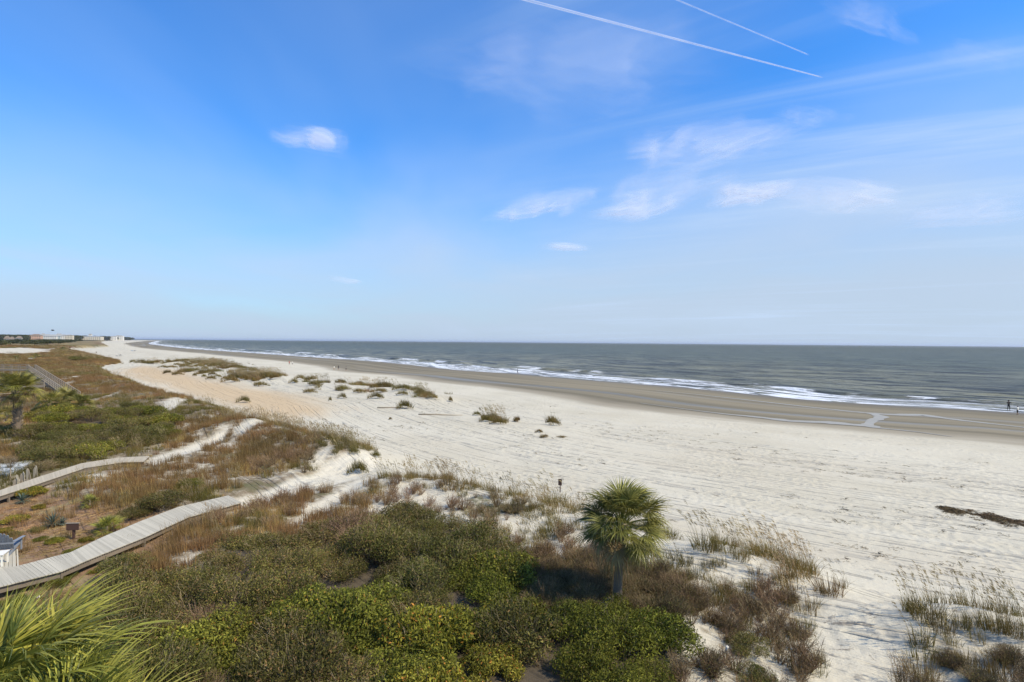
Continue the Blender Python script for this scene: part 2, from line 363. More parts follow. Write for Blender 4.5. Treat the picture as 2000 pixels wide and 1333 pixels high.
def ground_mat():
    m, nt = new_mat('beach_sand')
    A = lambda k: N(nt, 'ShaderNodeAttribute', {'attribute_name': k}).outputs['Fac']
    s, t, veg, pan, yard, path, thick = [A(k) for k in ('s', 't', 'veg', 'pan', 'yard', 'path', 'thick')]
    P = N(nt, 'ShaderNodeNewGeometry').outputs['Position']
    st = lambda a, b, z=0.0: XYZ(nt, MATH(nt, 'MULTIPLY', s, a), MATH(nt, 'MULTIPLY', t, b), z)
    # ----- dry sand
    nA = NOISE(nt, P, 0.07, 5, 0.6); nB = NOISE(nt, st(0.35, 0.03), 1.0, 5, 0.6, 0.3); nC = NOISE(nt, P, 1.3, 5, 0.65)
    dry = MIX(nt, RAMP(nt, nA, 0.35, 0.68), (0.60, 0.535, 0.395), (0.525, 0.462, 0.33))
    dry = MIX(nt, RAMP(nt, nB, 0.45, 0.72, 0, 0.55), dry, (0.63, 0.57, 0.435))
    dry = MIX(nt, RAMP(nt, NOISE(nt, st(0.12, 0.015, 4.0), 1.0, 4, 0.6, 0.5), 0.52, 0.7, 0, 0.5), dry, (0.54, 0.46, 0.325))
    # fine tracks running along the shore
    tr = NOISE(nt, st(2.6, 0.05, 7.0), 1.0, 4, 0.7, 0.4)
    trm = MATH(nt, 'MULTIPLY', RAMP(nt, tr, 0.56, 0.70), RAMP(nt, NOISE(nt, st(0.10, 0.03, 2.0), 1.0, 2, 0.5), 0.42, 0.62))
    dry = MIX(nt, MATH(nt, 'MULTIPLY', trm, 0.8), dry, (0.37, 0.34, 0.28))
    ln = NOISE(nt, st(0.42, 0.010, 17.0), 1.0, 2, 0.5, 0.0)
    line = MATH(nt, 'MULTIPLY', RAMP(nt, MATH(nt, 'ABSOLUTE', MATH(nt, 'SUBTRACT', ln, 0.5)), 0.020, 0.004), RAMP(nt, s, 62.0, 75.0))
    ln2 = NOISE(nt, st(0.6, 0.02, 41.0), 1.0, 1, 0.5, 0.0)
    line = MATH(nt, 'MAXIMUM', line, MATH(nt, 'MULTIPLY', RAMP(nt, MATH(nt, 'ABSOLUTE', MATH(nt, 'SUBTRACT', ln2, 0.45)), 0.020, 0.004), RAMP(nt, s, 60.0, 70.0)))
    line = MATH(nt, 'MULTIPLY', line, RAMP(nt, NOISE(nt, P, 0.8, 3, 0.6), 0.35, 0.6))
    dry = MIX(nt, MATH(nt, 'MULTIPLY', line, 0.6), dry, (0.36, 0.32, 0.25))
    # specks of wrack
    v = NOISE(nt, st(1.6, 0.9, 1.0), 1.0, 7, 0.78, 0.8)
    sp_ = MATH(nt, 'MULTIPLY', RAMP(nt, v, 0.565, 0.63), RAMP(nt, NOISE(nt, st(0.16, 0.05, 12.0), 1.0, 3, 0.6), 0.46, 0.62))
    dry = MIX(nt, MATH(nt, 'MULTIPLY', sp_, 0.85), dry, (0.17, 0.14, 0.105))
    nF = NOISE(nt, P, 14.0, 3, 0.7)
    dry = MIX(nt, RAMP(nt, nF, 0.3, 0.7, 0.0, 0.22), dry, (0.42, 0.375, 0.285))
    # ----- tan pan
    panc = MIX(nt, nB, (0.56, 0.41, 0.235), (0.50, 0.37, 0.215))
    pm = RAMP(nt, MATH(nt, 'ADD', pan, MATH(nt, 'MULTIPLY', MATH(nt, 'SUBTRACT', nB, 0.5), 12.0)), -4.0, 6.0)
    col = MIX(nt, pm, dry, panc)
    # ----- wet foreshore
    sw = MATH(nt, 'ADD', s, MATH(nt, 'MULTIPLY', MATH(nt, 'SUBTRACT', NOISE(nt, st(0.06, 0.02, 9.0), 1.0, 4, 0.6), 0.5), 16.0))
    wet = RAMP(nt, sw, 51.5, 46.0)
    nW = NOISE(nt, st(0.16, 0.006, 5.0), 1.0, 5, 0.6); nW2 = NOISE(nt, st(0.9, 0.03, 6.0), 1.0, 4, 0.6)
    wc = MIX(nt, RAMP(nt, nW, 0.35, 0.65), (0.165, 0.138, 0.085), (0.26, 0.215, 0.135))
    wc = MIX(nt, RAMP(nt, nW2, 0.5, 0.7, 0, 0.45), wc, (0.165, 0.135, 0.085))
    damp = RAMP(nt, sw, 46.5, 40.0)
    wc = MIX(nt, damp, (0.32, 0.27, 0.185), wc)
    edge = RAMP(nt, s, 10.0, -2.0)
    wc = MIX(nt, edge, wc, (0.15, 0.135, 0.11))
    col = MIX(nt, wet, col, wc)
    film = MATH(nt, 'MULTIPLY', MATH(nt, 'MULTIPLY', damp, RAMP(nt, NOISE(nt, st(0.11, 0.004, 22.0), 1.0, 4, 0.6, 0.3), 0.54, 0.66)), 0.9)
    film = MATH(nt, 'MAXIMUM', film, MATH(nt, 'MULTIPLY', RAMP(nt, s, 4.0, 0.5), 0.8))
    # ----- vegetated dune: litter between sand
    g1 = NOISE(nt, P, 0.32, 6, 0.68, 0.3); g2 = NOISE(nt, P, 2.2, 6, 0.7)
    lit = MIX(nt, g2, (0.13, 0.09, 0.055), (0.25, 0.19, 0.11))
    lit = MIX(nt, RAMP(nt, g1, 0.5, 0.7), lit, (0.12, 0.115, 0.045))
    cov = A('cover')
    lm = MATH(nt, 'MULTIPLY', veg, RAMP(nt, MATH(nt, 'ADD', MATH(nt, 'ADD', MATH(nt, 'MULTIPLY', g1, 0.6), MATH(nt, 'MULTIPLY', g2, 0.4)), cov), 0.42, 0.60))
    fv = A('far')
    fc = MIX(nt, RAMP(nt, NOISE(nt, st(0.035, 0.010, 31.0), 1.0, 5, 0.6), 0.35, 0.62), (0.30, 0.215, 0.085), (0.15, 0.12, 0.045))
    fc = MIX(nt, RAMP(nt, NOISE(nt, st(0.02, 0.006, 37.0), 1.0, 4, 0.6), 0.5, 0.6), fc, (0.19, 0.12, 0.065))
    lit = MIX(nt, fv, lit, fc)
    col = MIX(nt, lm, col, lit)
    # yard mulch (pine straw) and thicket floor
    mul = MIX(nt, NOISE(nt, P, 5.0, 6, 0.75), (0.13, 0.065, 0.035), (0.36, 0.235, 0.13))
    mul = MIX(nt, RAMP(nt, NOISE(nt, P, 0.6, 3, 0.5), 0.5, 0.66, 0, 0.6), mul, (0.32, 0.27, 0.12))
    col = MIX(nt, yard, col, mul)
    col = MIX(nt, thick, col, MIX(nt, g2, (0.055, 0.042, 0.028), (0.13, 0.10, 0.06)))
    sandp = MIX(nt, nC, (0.56, 0.495, 0.365), (0.64, 0.575, 0.44))
    col = MIX(nt, path, col, sandp)
    rough = MATH(nt, 'SUBTRACT', 0.95, MATH(nt, 'MULTIPLY', wet, 0.15))
    rough = MATH(nt, 'SUBTRACT', rough, MATH(nt, 'MULTIPLY', film, 0.42))
    p = N(nt, 'ShaderNodeBsdfPrincipled', None, Base_Color=col, Roughness=rough)
    nt.links.new(MATH(nt, 'ADD', MATH(nt, 'SUBTRACT', 0.25, MATH(nt, 'MULTIPLY', wet, 0.14)), MATH(nt, 'MULTIPLY', film, 0.28)), p.inputs['Specular IOR Level'])
    # relief: ripples, footprints, tracks
    vo = N(nt, 'ShaderNodeTexVoronoi', {'feature': 'SMOOTH_F1'}, Vector=P, Scale=2.3); vo.inputs['Smoothness'].default_value = 0.6
    h = MATH(nt, 'ADD', MATH(nt, 'MULTIPLY', vo.outputs['Distance'], RAMP(nt, NOISE(nt, P, 0.15, 2, 0.5), 0.4, 0.65, 0.05, 0.5)), MATH(nt, 'MULTIPLY', nC, 0.45))
    h = MATH(nt, 'ADD', h, MATH(nt, 'MULTIPLY', tr, 0.7))
    h = MATH(nt, 'SUBTRACT', h, MATH(nt, 'MULTIPLY', line, 0.6))
    h = MATH(nt, 'ADD', h, MATH(nt, 'MULTIPLY', nF, 0.12))
    dryf = MATH(nt, 'SUBTRACT', 1.0, wet)
    h = MATH(nt, 'MULTIPLY', h, MATH(nt, 'ADD', 0.05, dryf))
    b = N(nt, 'ShaderNodeBump', None, Height=h, Strength=0.8, Distance=0.22)
    nt.links.new(b.outputs[0], p.inputs['Normal']); finish(nt, p); return m

def sea_mat():
    m, nt = new_mat('sea_water')
    A = lambda k: N(nt, 'ShaderNodeAttribute', {'attribute_name': k}).outputs['Fac']
    s, t, br = A('s'), A('t'), A('breaker')
    P = N(nt, 'ShaderNodeNewGeometry').outputs['Position']
    st = lambda a, b, z=0.0: XYZ(nt, MATH(nt, 'MULTIPLY', s, a), MATH(nt, 'MULTIPLY', t, b), z)
    sp = N(nt, 'ShaderNodeSeparateXYZ', None, Vector=P)
    dist = MATH(nt, 'SQRT', MATH(nt, 'ADD', MATH(nt, 'MULTIPLY', sp.outputs[0], sp.outputs[0]), MATH(nt, 'MULTIPLY', sp.outputs[1], sp.outputs[1])))
    near = RAMP(nt, s, -320.0, -15.0)
    # swell and chop (world scale)
    w1 = NOISE(nt, st(0.16, 0.035, 1.0), 1.0, 6, 0.68, 0.3)
    w2 = NOISE(nt, st(0.045, 0.012, 3.0), 1.0, 5, 0.6, 0.2)
    w3 = NOISE(nt, P, 0.9, 4, 0.6)
    base = MIX(nt, near, (0.145, 0.155, 0.098), (0.235, 0.22, 0.135))
    base = MIX(nt, RAMP(nt, w2, 0.42, 0.60, 0.0, 0.55), base, (0.05, 0.058, 0.042))
    chop = RAMP(nt, w1, 0.42, 0.53)
    base = MIX(nt, chop, (0.045, 0.045, 0.032), base)
    w4 = NOISE(nt, st(0.55, 0.13, 11.0), 1.0, 4, 0.65, 0.4)
    base = MIX(nt, MATH(nt, 'MULTIPLY', RAMP(nt, w4, 0.5, 0.62), RAMP(nt, dist, 500, 120, 0.0, 0.7)), base, (0.05, 0.05, 0.036))
    # foam
    so = MATH(nt, 'ADD', s, MATH(nt, 'MULTIPLY', MATH(nt, 'SUBTRACT', NOISE(nt, st(0.02, 0.03, 8.0), 1.0, 3, 0.5), 0.5), 9.0))
    dens = MATH(nt, 'MULTIPLY', RAMP(nt, so, -37.0, -8.0, 0.0, 1.0), RAMP(nt, s, 2.5, 1.6))
    fn = NOISE(nt, st(0.30, 0.055, 2.0), 1.0, 7, 0.72, 0.9)
    fth = MATH(nt, 'SUBTRACT', 0.685, MATH(nt, 'MULTIPLY', dens, 0.22))
    foam = MATH(nt, 'MULTIPLY', RAMP(nt, MATH(nt, 'SUBTRACT', fn, fth), -0.03, 0.05), RAMP(nt, dens, 0.02, 0.2))
    foam = MATH(nt, 'MAXIMUM', foam, MATH(nt, 'MULTIPLY', br, RAMP(nt, NOISE(nt, st(0.6, 0.12, 5.0), 1.0, 6, 0.72), 0.40, 0.52)))
    foamc = MATH(nt, 'MULTIPLY', foam, 0.93)
    col = MIX(nt, foamc, base, (0.78, 0.79, 0.78))
    rough = MATH(nt, 'ADD', 0.38, MATH(nt, 'MULTIPLY', foam, 0.4))
    rough = MATH(nt, 'ADD', rough, RAMP(nt, dist, 200, 3000, 0.0, 0.15))
    p = N(nt, 'ShaderNodeBsdfPrincipled', None, Base_Color=col, Roughness=rough, IOR=1.33)
    p.inputs['Specular IOR Level'].default_value = 0.15
    h = MATH(nt, 'ADD', MATH(nt, 'MULTIPLY', w1, 1.0), MATH(nt, 'MULTIPLY', w4, 0.45))
    h = MATH(nt, 'ADD', h, MATH(nt, 'MULTIPLY', foam, 0.12))
    b = N(nt, 'ShaderNodeBump', None, Height=h, Strength=1.0, Distance=2.4)
    nt.links.new(b.outputs[0], p.inputs['Normal']); finish(nt, p); return m

M_GROUND = ground_mat(); M_SEA = sea_mat()

# ------------------------------------------------------------------ ground
def polar(r0, r1, nr, a0, a1, na, extra=()):
    r = np.concatenate([np.geomspace(r0, r1, nr), extra]); a = np.linspace(a0, a1, na)
    Rr, Aa = np.meshgrid(r, a, indexing='ij')
    X = Rr*np.sin(Aa); Y = Rr*np.cos(Aa)
    nr = len(r); i = np.arange(nr-1)[:, None]*na; j = np.arange(na-1)[None, :]
    q = (i+j); F = np.stack([q, q+1, q+1+na, q+na], -1).reshape(-1, 4)[:, ::-1]
    return X.reshape(-1), Y.reshape(-1), F
gx, gy, gF = polar(3.0, 7000, 640, R_(-72), R_(66), 700, (12000, 30000))
gz = terrain(gx, gy)
gs, gt = shore(gx, gy)
wob = 0.9*(fbm(gx/1.3, gy/1.3, 3, 51)-0.5)+1.6*(fbm(gx/4, gy/4, 2, 52)-0.5)
dveg = np.maximum(sdpoly(gx, gy, VEG), sdpoly(gx, gy, VEG2)) + wob*1.5
veg = sstep(-0.3, 2.2, dveg)
farv = sstep(300, 1200, np.hypot(gx, gy))
pth = np.zeros_like(gx)
for Pq in PATHS: pth = np.maximum(pth, sstep(-0.25, 0.35, sdpoly(gx, gy, Pq)+wob*0.35))
# sand streaks showing through the far dune field
stre = [wpoly(p, 2.0) for p in ([(-40, 684), (40, 682), (95, 684), (105, 689), (50, 694), (-40, 693)], [(95, 683), (110, 682), (108, 686), (96, 686)],
                                [(50, 700), (72, 699), (70, 703), (52, 704)], [(85, 739), (130, 738), (200, 727), (130, 743)], [(120, 747), (165, 742), (130, 752)],
                                [(175, 781), (235, 765), (245, 767), (182, 785)], [(183, 798), (205, 796), (206, 801), (185, 801)],
                                [(452, 846), (490, 835), (540, 836), (500, 847), (465, 858)], [(430, 868), (450, 856), (474, 852), (452, 872)], [(560, 850), (610, 858), (650, 872), (600, 866)], [(590, 900), (640, 885), (660, 890), (610, 915)], [(300, 790), (345, 782), (370, 785), (330, 808), (320, 812)])]
for Pq in stre: pth = np.maximum(pth, 0.9*sstep(-0.02, 0.05, sdpoly(gx, gy, Pq)/np.maximum(6, np.hypot(gx, gy)*0.25)+0.05*wob))
yard = sstep(-0.6, 0.8, sdpoly(gx, gy, YARD)+wob)
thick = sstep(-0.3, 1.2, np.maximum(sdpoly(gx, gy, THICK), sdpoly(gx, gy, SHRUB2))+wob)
pan = sdpoly(gx, gy, PAN)
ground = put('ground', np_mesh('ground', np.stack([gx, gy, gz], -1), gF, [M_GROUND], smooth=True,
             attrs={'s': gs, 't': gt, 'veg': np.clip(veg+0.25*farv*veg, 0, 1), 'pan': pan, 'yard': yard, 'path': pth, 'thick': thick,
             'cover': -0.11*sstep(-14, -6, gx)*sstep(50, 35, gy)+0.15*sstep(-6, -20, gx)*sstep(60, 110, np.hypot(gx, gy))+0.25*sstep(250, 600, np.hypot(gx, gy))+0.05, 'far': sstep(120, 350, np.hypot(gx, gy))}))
tag(ground, 'pale beach sand with wet foreshore and brown grassy dunes', kind='structure')

# ------------------------------------------------------------------ sea
sx, sy, sF = polar(62, 9000, 560, R_(-52), R_(70), 620, (14000, 30000, 45000))
ss, st_ = shore(sx, sy)
keep = (ss < 6.0)
lift = 0.12*(fbm(ss/3.0, st_/9.0, 4, 61)-0.5) + 0.55*(fbm(ss/5.5, st_/20, 3, 63)-0.5)*sstep(900, 300, np.hypot(sx, sy))
brk = np.zeros_like(sx)
mask_s = np.exp(-((ss+12)/9)**2)
for off, amp, wid, seed in ((-27, 0.85, 2.1, 71), (-19, 0.5, 1.6, 73), (-38, 0.45, 3.0, 75), (-11, 0.3, 1.3, 77), (-52, 0.30, 4.0, 79)):
    o_ = off + 9*(fbm(st_/60, st_*0, 3, seed)-0.5)
    pres = sstep(0.40, 0.62, fbm(st_/28, st_*0+seed, 3, seed+3))
    d = ss-o_
    prof = np.where(d < 0, np.exp(-(d/(wid*1.8))**2), np.exp(-(d/(wid*0.7))**2))
    lift += amp*pres*prof
    if off > -40:
        wht = sstep(0.45, 0.58, fbm(st_/14, st_*0+3*seed, 3, seed+5))
        brk = np.maximum(brk, pres*wht*np.exp(-((d-0.8)/(wid*1.1))**2))
lift += 0.28*np.exp(-((ss+140)/120)**2)*(fbm(ss/7, st_/40, 3, 81)-0.5)*2
ramp = np.clip(-(ss-2.2)/8, 0, 1)
sz = np.where(ss > 0, 0.02+0.0*ss, 0.02) + lift*ramp
fk = keep[sF].any(axis=1); sFk = sF[fk]; used, inv = np.unique(sFk, return_inverse=True)
sea = put('sea', np_mesh('sea', np.stack([sx, sy, sz], -1)[used], inv.reshape(sFk.shape), [M_SEA], smooth=True,
                         attrs={'s': ss[used], 't': st_[used], 'breaker': brk[used]}))
tag(sea, 'grey green sea with white surf breaking along the beach', kind='structure')

# tidal channels on the wet sand
def ribbon(name, pts, widths, mat, dz=0.03, n=10):
    P = catmull([tuple(unproj(u, v, 0.35)) for u, v in pts], n); W = 0.65*np.interp(np.linspace(0, 1, len(P)), np.linspace(0, 1, len(widths)), widths)
    d = np.gradient(P, axis=0); d /= np.linalg.norm(d, axis=1)[:, None]; nn = np.stack([-d[:, 1], d[:, 0]], -1)
    k = np.arange(len(P)); wl = W*(0.7+0.6*vnoise(k*0.35, k*0, 91)); wr = W*(0.7+0.6*vnoise(k*0.35, k*0, 95))
    cols = [P+nn*(f*(wl if f > 0 else wr))[:, None]/2 for f in (-1, -0.5, 0, 0.5, 1)]
    V = np.stack(cols, 1).reshape(-1, 2); z = terrain(V[:, 0], V[:, 1])+dz
    q = (np.arange(len(P)-1)[:, None]*5+np.arange(4)[None, :]); F = np.stack([q, q+1, q+6, q+5], -1).reshape(-1, 4)[:, ::-1]
    return put(name, np_mesh(name, np.column_stack([V, z]), F, [mat], smooth=True))
def pool_mat():
    m, nt = new_mat('shallow_water')
    P = N(nt, 'ShaderNodeNewGeometry').outputs['Position']
    n = NOISE(nt, P, 1.1, 4, 0.6)
    c = MIX(nt, n, (0.27, 0.23, 0.165), (0.40, 0.35, 0.26))
    p = N(nt, 'ShaderNodeBsdfPrincipled', None, Base_Color=c, Roughness=0.3, IOR=1.33)
    p.inputs['Specular IOR Level'].default_value = 0.18
    b = N(nt, 'ShaderNodeBump', None, Height=n, Strength=0.3, Distance=0.03)
    nt.links.new(b.outputs[0], p.inputs['Normal']); finish(nt, p); return m
M_POOL = pool_mat()
tag(ribbon('tidal_channel', [(1280, 762), (1400, 773.5), (1580, 793.6), (1670, 803.5), (1700, 806.5), (1754, 809.5), (1799, 809), (1835, 814.5), (1910, 824.5), (2000, 835), (2100, 848)],
           [0.5, 1.2, 1.4, 1.8, 2.2, 3.2, 4.6, 2.4, 1.8, 1.4, 1.2], M_POOL), 'long shallow water channel along the wet sand', kind='structure')
tag(ribbon('tidal_channel', [(1702, 807), (1716, 811.5), (1721, 816), (1704, 824), (1694, 832), (1700, 838)], [2.0, 2.6, 2.4, 2.0, 1.8, 1.4], M_POOL, 0.036), 'short curved water channel joining the two long channels', kind='structure')
tag(ribbon('tidal_channel', [(1250, 790), (1400, 810), (1480, 818), (1550, 826), (1620, 829), (1690, 835), (1720, 840), (1784, 847), (1860, 858)], [0.4, 1.2, 2.2, 3.4, 4.2, 3.6, 1.6, 0.8, 0.3], M_POOL, 0.042), 'wider grey water channel at the landward side of the wet sand', kind='structure')

# ------------------------------------------------------------------ plant prototypes
pcol = bpy.data.collections.new('plant_prototypes')
def mixcol(a, b, f): return np.array(a)[None, :]*(1-f[:, None])+np.array(b)[None, :]*f[:, None]
def leaves(P, Nrm, L, W, rg):
    """kite shaped leaves: 4 vertices, 1 quad each"""
    n = len(P); a = rg.normal(size=(n, 3)); d = np.cross(Nrm, a); d /= np.linalg.norm(d, axis=1)[:, None]+1e-9
    e = np.cross(Nrm, d); e /= np.linalg.norm(e, axis=1)[:, None]+1e-9
    L = L[:, None]; W = W[:, None]
    V = np.stack([P, P+d*L*0.5+e*W*0.5+Nrm*L*0.06, P+d*L, P+d*L*0.5-e*W*0.5+Nrm*L*0.06], 1).reshape(-1, 3)
    return V, np.arange(4*n).reshape(n, 4)
def sticks(A, B, w0, w1, rg, bend=0.0):
    """three sided tapered sticks, with a bend: 9 verts"""
    n = len(A); M = (A+B)/2 + (rg.normal(size=(n, 3))*bend*np.linalg.norm(B-A, axis=1)[:, None] if bend else 0)
    d = B-A; d /= np.linalg.norm(d, axis=1)[:, None]+1e-9
    a = np.cross(d, np.array([0.3, 0.5, 0.81])); a /= np.linalg.norm(a, axis=1)[:, None]+1e-9; b = np.cross(d, a)
    rows = []
    for Pc, w in ((A, w0), (M, (w0+w1)/2), (B, w1)):
        for k in range(3):
            th = 2*math.pi*k/3; rows.append(Pc+(a*math.cos(th)+b*math.sin(th))*w)
    V = np.stack(rows, 1).reshape(-1, 3); base = np.arange(n)[:, None]*9
    F = []
    for s in (0, 3):
        for k in range(3): F.append(np.concatenate([base+s+k, base+s+(k+1) % 3, base+s+3+(k+1) % 3, base+s+3+k], 1))
    return V, np.concatenate(F, 0)
def bush_meshes(seed, rx=1.3, rz=1.1, nl=5200, leaf=0.055, c1=(0.09, 0.10, 0.035), c2=(0.16, 0.16, 0.06), c3=(0.2, 0.13, 0.07), p3=0.06,
                nlobe=18, lobe=0.36, tw=160, twc=(0.24, 0.20, 0.16), spike=0.12, out=1.08, low=0.0, aspect=0.45):
    rg = np.random.default_rng(seed)
    a = rg.uniform(0, 2*math.pi, nlobe); r = np.sqrt(rg.uniform(0, 1, nlobe))*rx*(1-lobe*0.8)
    lc = np.stack([r*np.cos(a), r*np.sin(a), rz*(1-lobe)*np.sqrt(np.maximum(0.1, 1-(r/rx)**2))*rg.uniform(0.7, 1.0, nlobe)], -1)
    lr = rx*lobe*rg.uniform(0.75, 1.2, nlobe); lt = rg.uniform(0, 1, nlobe)
    li = rg.choice(nlobe, nl, p=lr**2/np.sum(lr**2))
    d = rg.normal(size=(nl, 3)); d[:, 2] = np.abs(d[:, 2])*1.0-0.35; d /= np.linalg.norm(d, axis=1)[:, None]
    rad = lr[li]*(1-0.30*rg.random(nl)**1.5+spike*np.maximum(0, rg.normal(size=nl)))
    sq = np.array([1, 1, 0.85])
    P = lc[li]+d*rad[:, None]*sq
    k = P[:, 2] > low+0.02; P = P[k]; d = d[k]; li = li[k]; n = len(P)
    Nn = d+rg.normal(size=(n, 3))*0.75; Nn /= np.linalg.norm(Nn, axis=1)[:, None]
    f = np.clip(0.4*lt[li]+0.8*rg.random(n)**1.9-0.05, 0, 1); col = mixcol(np.array(c1)*0.5, np.array(c2)*1.35, f)
    L0 = leaf*rg.uniform(0.85, 1.25); leaf = L0; L = leaf*rg.uniform(0.5, 1.5, n); V, F = leaves(P, Nn, L, L*aspect, rg)
    o = rg.random(n) < p3; col[o] = np.array(c3)*rg.uniform(0.7, 1.3, (o.sum(), 1))
    fm = np_mesh('foliage', V, F, [M_LEAF], colors=np.repeat(col, 4, 0))
    bm = None
    if tw:
        li = rg.integers(0, nlobe, tw); d = rg.normal(size=(tw, 3)); d[:, 2] = np.abs(d[:, 2]); d /= np.linalg.norm(d, axis=1)[:, None]
        B = lc[li]+d*lr[li][:, None]*rg.uniform(0.9, out+0.12, (tw, 1)); A = lc[li]*np.array([0.5, 0.5, 0.25])+rg.normal(size=(tw, 3))*0.06
        A[:, 2] = np.maximum(0.0, A[:, 2]); Mid = A+(B-A)*0.55+rg.normal(size=(tw, 3))*0.07
        V1, F1 = sticks(A, Mid, 0.014, 0.009, rg, 0.05); V2, F2 = sticks(Mid, B, 0.009, 0.003, rg, 0.07)
        col = np.array(twc)*rg.uniform(0.5, 1.2, (tw, 1))
        bm = np_mesh('branches', np.vstack([V1, V2]), np.vstack([F1, F2+len(V1)]), [M_TWIG], colors=np.vstack([np.repeat(col, 9, 0)]*2))
    return fm, bm
def blades(n, r0, h, w, lean, wind, c1, c2, rg, segs=2, tips=None, base=None, droop=0.0):
    """tapered grass blades; returns verts, quads, colours"""
    a = rg.uniform(0, 2*math.pi, n); rr = np.sqrt(rg.random(n))*r0
    B = np.stack([rr*np.cos(a), rr*np.sin(a), np.zeros(n)], -1) if base is None else base
    a2 = a+rg.normal(size=n)*0.8; hh = h*rg.uniform(0.55, 1.15, n); ln = lean*np.abs(rg.normal(size=n))*hh
    D = np.stack([np.cos(a2)*ln+wind[0]*hh, np.sin(a2)*ln+wind[1]*hh, hh], -1)
    th = rg.uniform(0, math.pi, n); S = np.stack([np.cos(th), np.sin(th), np.zeros(n)], -1)*w/2
    rows = []
    for k in range(segs+1):
        f = k/segs; q = f**1.6
        Pc = B+D*np.array([1, 1, 0])*q + np.array([0, 0, 1])*(D[:, 2]*(f-droop*f*f))[:, None]
        ww = (1-0.85*f)
        rows += [Pc-S*ww, Pc+S*ww]
    V = np.stack(rows, 1).reshape(-1, 3); m = 2*(segs+1); bs = np.arange(n)[:, None]*m
    F = np.concatenate([np.concatenate([bs+2*k, bs+2*k+1, bs+2*k+3, bs+2*k+2], 1) for k in range(segs)], 0)
    c = mixcol(c1, c2, rg.random(n)); return V, F, np.repeat(c, m, 0), rows, hh
def join(parts, mat, name):
    V = []; F = []; K = []; b = 0
    for v, f, c in parts: V.append(v); F.append(f+b); K.append(c); b += len(v)
    return np_mesh(name, np.vstack(V), np.vstack(F), [mat], colors=np.vstack(K))
def clump(seed, n=70, r0=0.22, h=0.6, w=0.018, lean=0.35, wind=(-0.08, 0), c1=(0.16, 0.11, 0.05), c2=(0.28, 0.2, 0.1), name='clump', more=()):
    rg = np.random.default_rng(seed); v, f, c, _, _ = blades(n, r0, h, w, lean, wind, c1, c2, rg)
    return join([(v, f, c)]+list(more), M_GRASS, name)
def oats(seed, n=60, stalks=7, r0=0.28, h=0.5, H=1.35, c1=(0.13, 0.12, 0.035), c2=(0.26, 0.19, 0.08), name='sea_oats', w=0.018):
    rg = np.random.default_rng(seed); v, f, c, _, _ = blades(n, r0, h, w, 0.45, (-0.12, 0.02), c1, c2, rg)
    P = [(v, f, c)]
    if stalks:
        v2, f2, c2_, rows, hh = blades(stalks, r0*1.1, H, 0.012, 0.07, (-0.24, 0.03), (0.17, 0.14, 0.085), (0.28, 0.235, 0.15), rg, segs=4)
        P.append((v2, f2, c2_))
        tip = (rows[-1]+rows[-2])/2; pre = (rows[-3]+rows[-4])/2; dd = (tip-pre); dl = np.linalg.norm(dd, axis=1)[:, None]; du = dd/dl
        m = 4; Pp = np.repeat(tip, m, 0)-np.repeat(du, m, 0)*rg.uniform(0.0, 0.22, (stalks*m, 1)); dr = np.repeat(du, m, 0)+np.array([-0.5, 0, -0.35])+rg.normal(size=(stalks*m, 3))*0.12
        V3, F3 = sticks(Pp, Pp+dr*0.11, 0.011, 0.003, rg, 0.03); P.append((V3, F3, np.repeat(mixcol((0.24, 0.19, 0.11), (0.34, 0.28, 0.17), rg.random(stalks*m)), 9, 0)))
    return join(P, M_GRASS, name)
def twiggy(seed, n=34, R=0.5, h=0.8, c=(0.175, 0.125, 0.085), nl=110, lc=(0.13, 0.10, 0.04), name='dry_scrub'):
    rg = np.random.default_rng(seed); a = rg.uniform(0, 2*math.pi, n); A = np.stack([np.cos(a), np.sin(a), a*0], -1)*R*0.25*np.sqrt(rg.random((n, 1)))
    D = np.stack([np.cos(a)*R*rg.uniform(0.1, 1, n), np.sin(a)*R*rg.uniform(0.1, 1, n), h*rg.uniform(0.45, 1.1, n)], -1)
    V1, F1 = sticks(A, A+D, 0.008, 0.003, rg, 0.06); c1 = np.repeat(np.array(c)*rg.uniform(0.6, 1.3, (n, 1)), 9, 0)
    m = n*3; i = rg.integers(0, n, m); st0 = A[i]+D[i]*rg.uniform(0.3, 0.9, (m, 1)); e = rg.normal(size=(m, 3))*0.12*h; e[:, 2] = np.abs(e[:, 2])+0.08*h
    V2, F2 = sticks(st0, st0+e, 0.005, 0.002, rg, 0.1); c2 = np.repeat(np.array(c)*rg.uniform(0.7, 1.5, (m, 1)), 9, 0)
    parts = [(V1, F1, c1), (V2, F2, c2)]
    if nl:
        i = rg.integers(0, n, nl); P = A[i]+D[i]*rg.uniform(0.35, 1.05, (nl, 1))+rg.normal(size=(nl, 3))*0.05; Nn = rg.normal(size=(nl, 3)); Nn /= np.linalg.norm(Nn, axis=1)[:, None]
        V3, F3 = leaves(P, Nn, rg.uniform(0.03, 0.06, nl), rg.uniform(0.012, 0.022, nl), rg); parts.append((V3, F3, np.repeat(np.array(lc)*rg.uniform(0.6, 1.4, (nl, 1)), 4, 0)))
    return join(parts, M_TWIG, name)

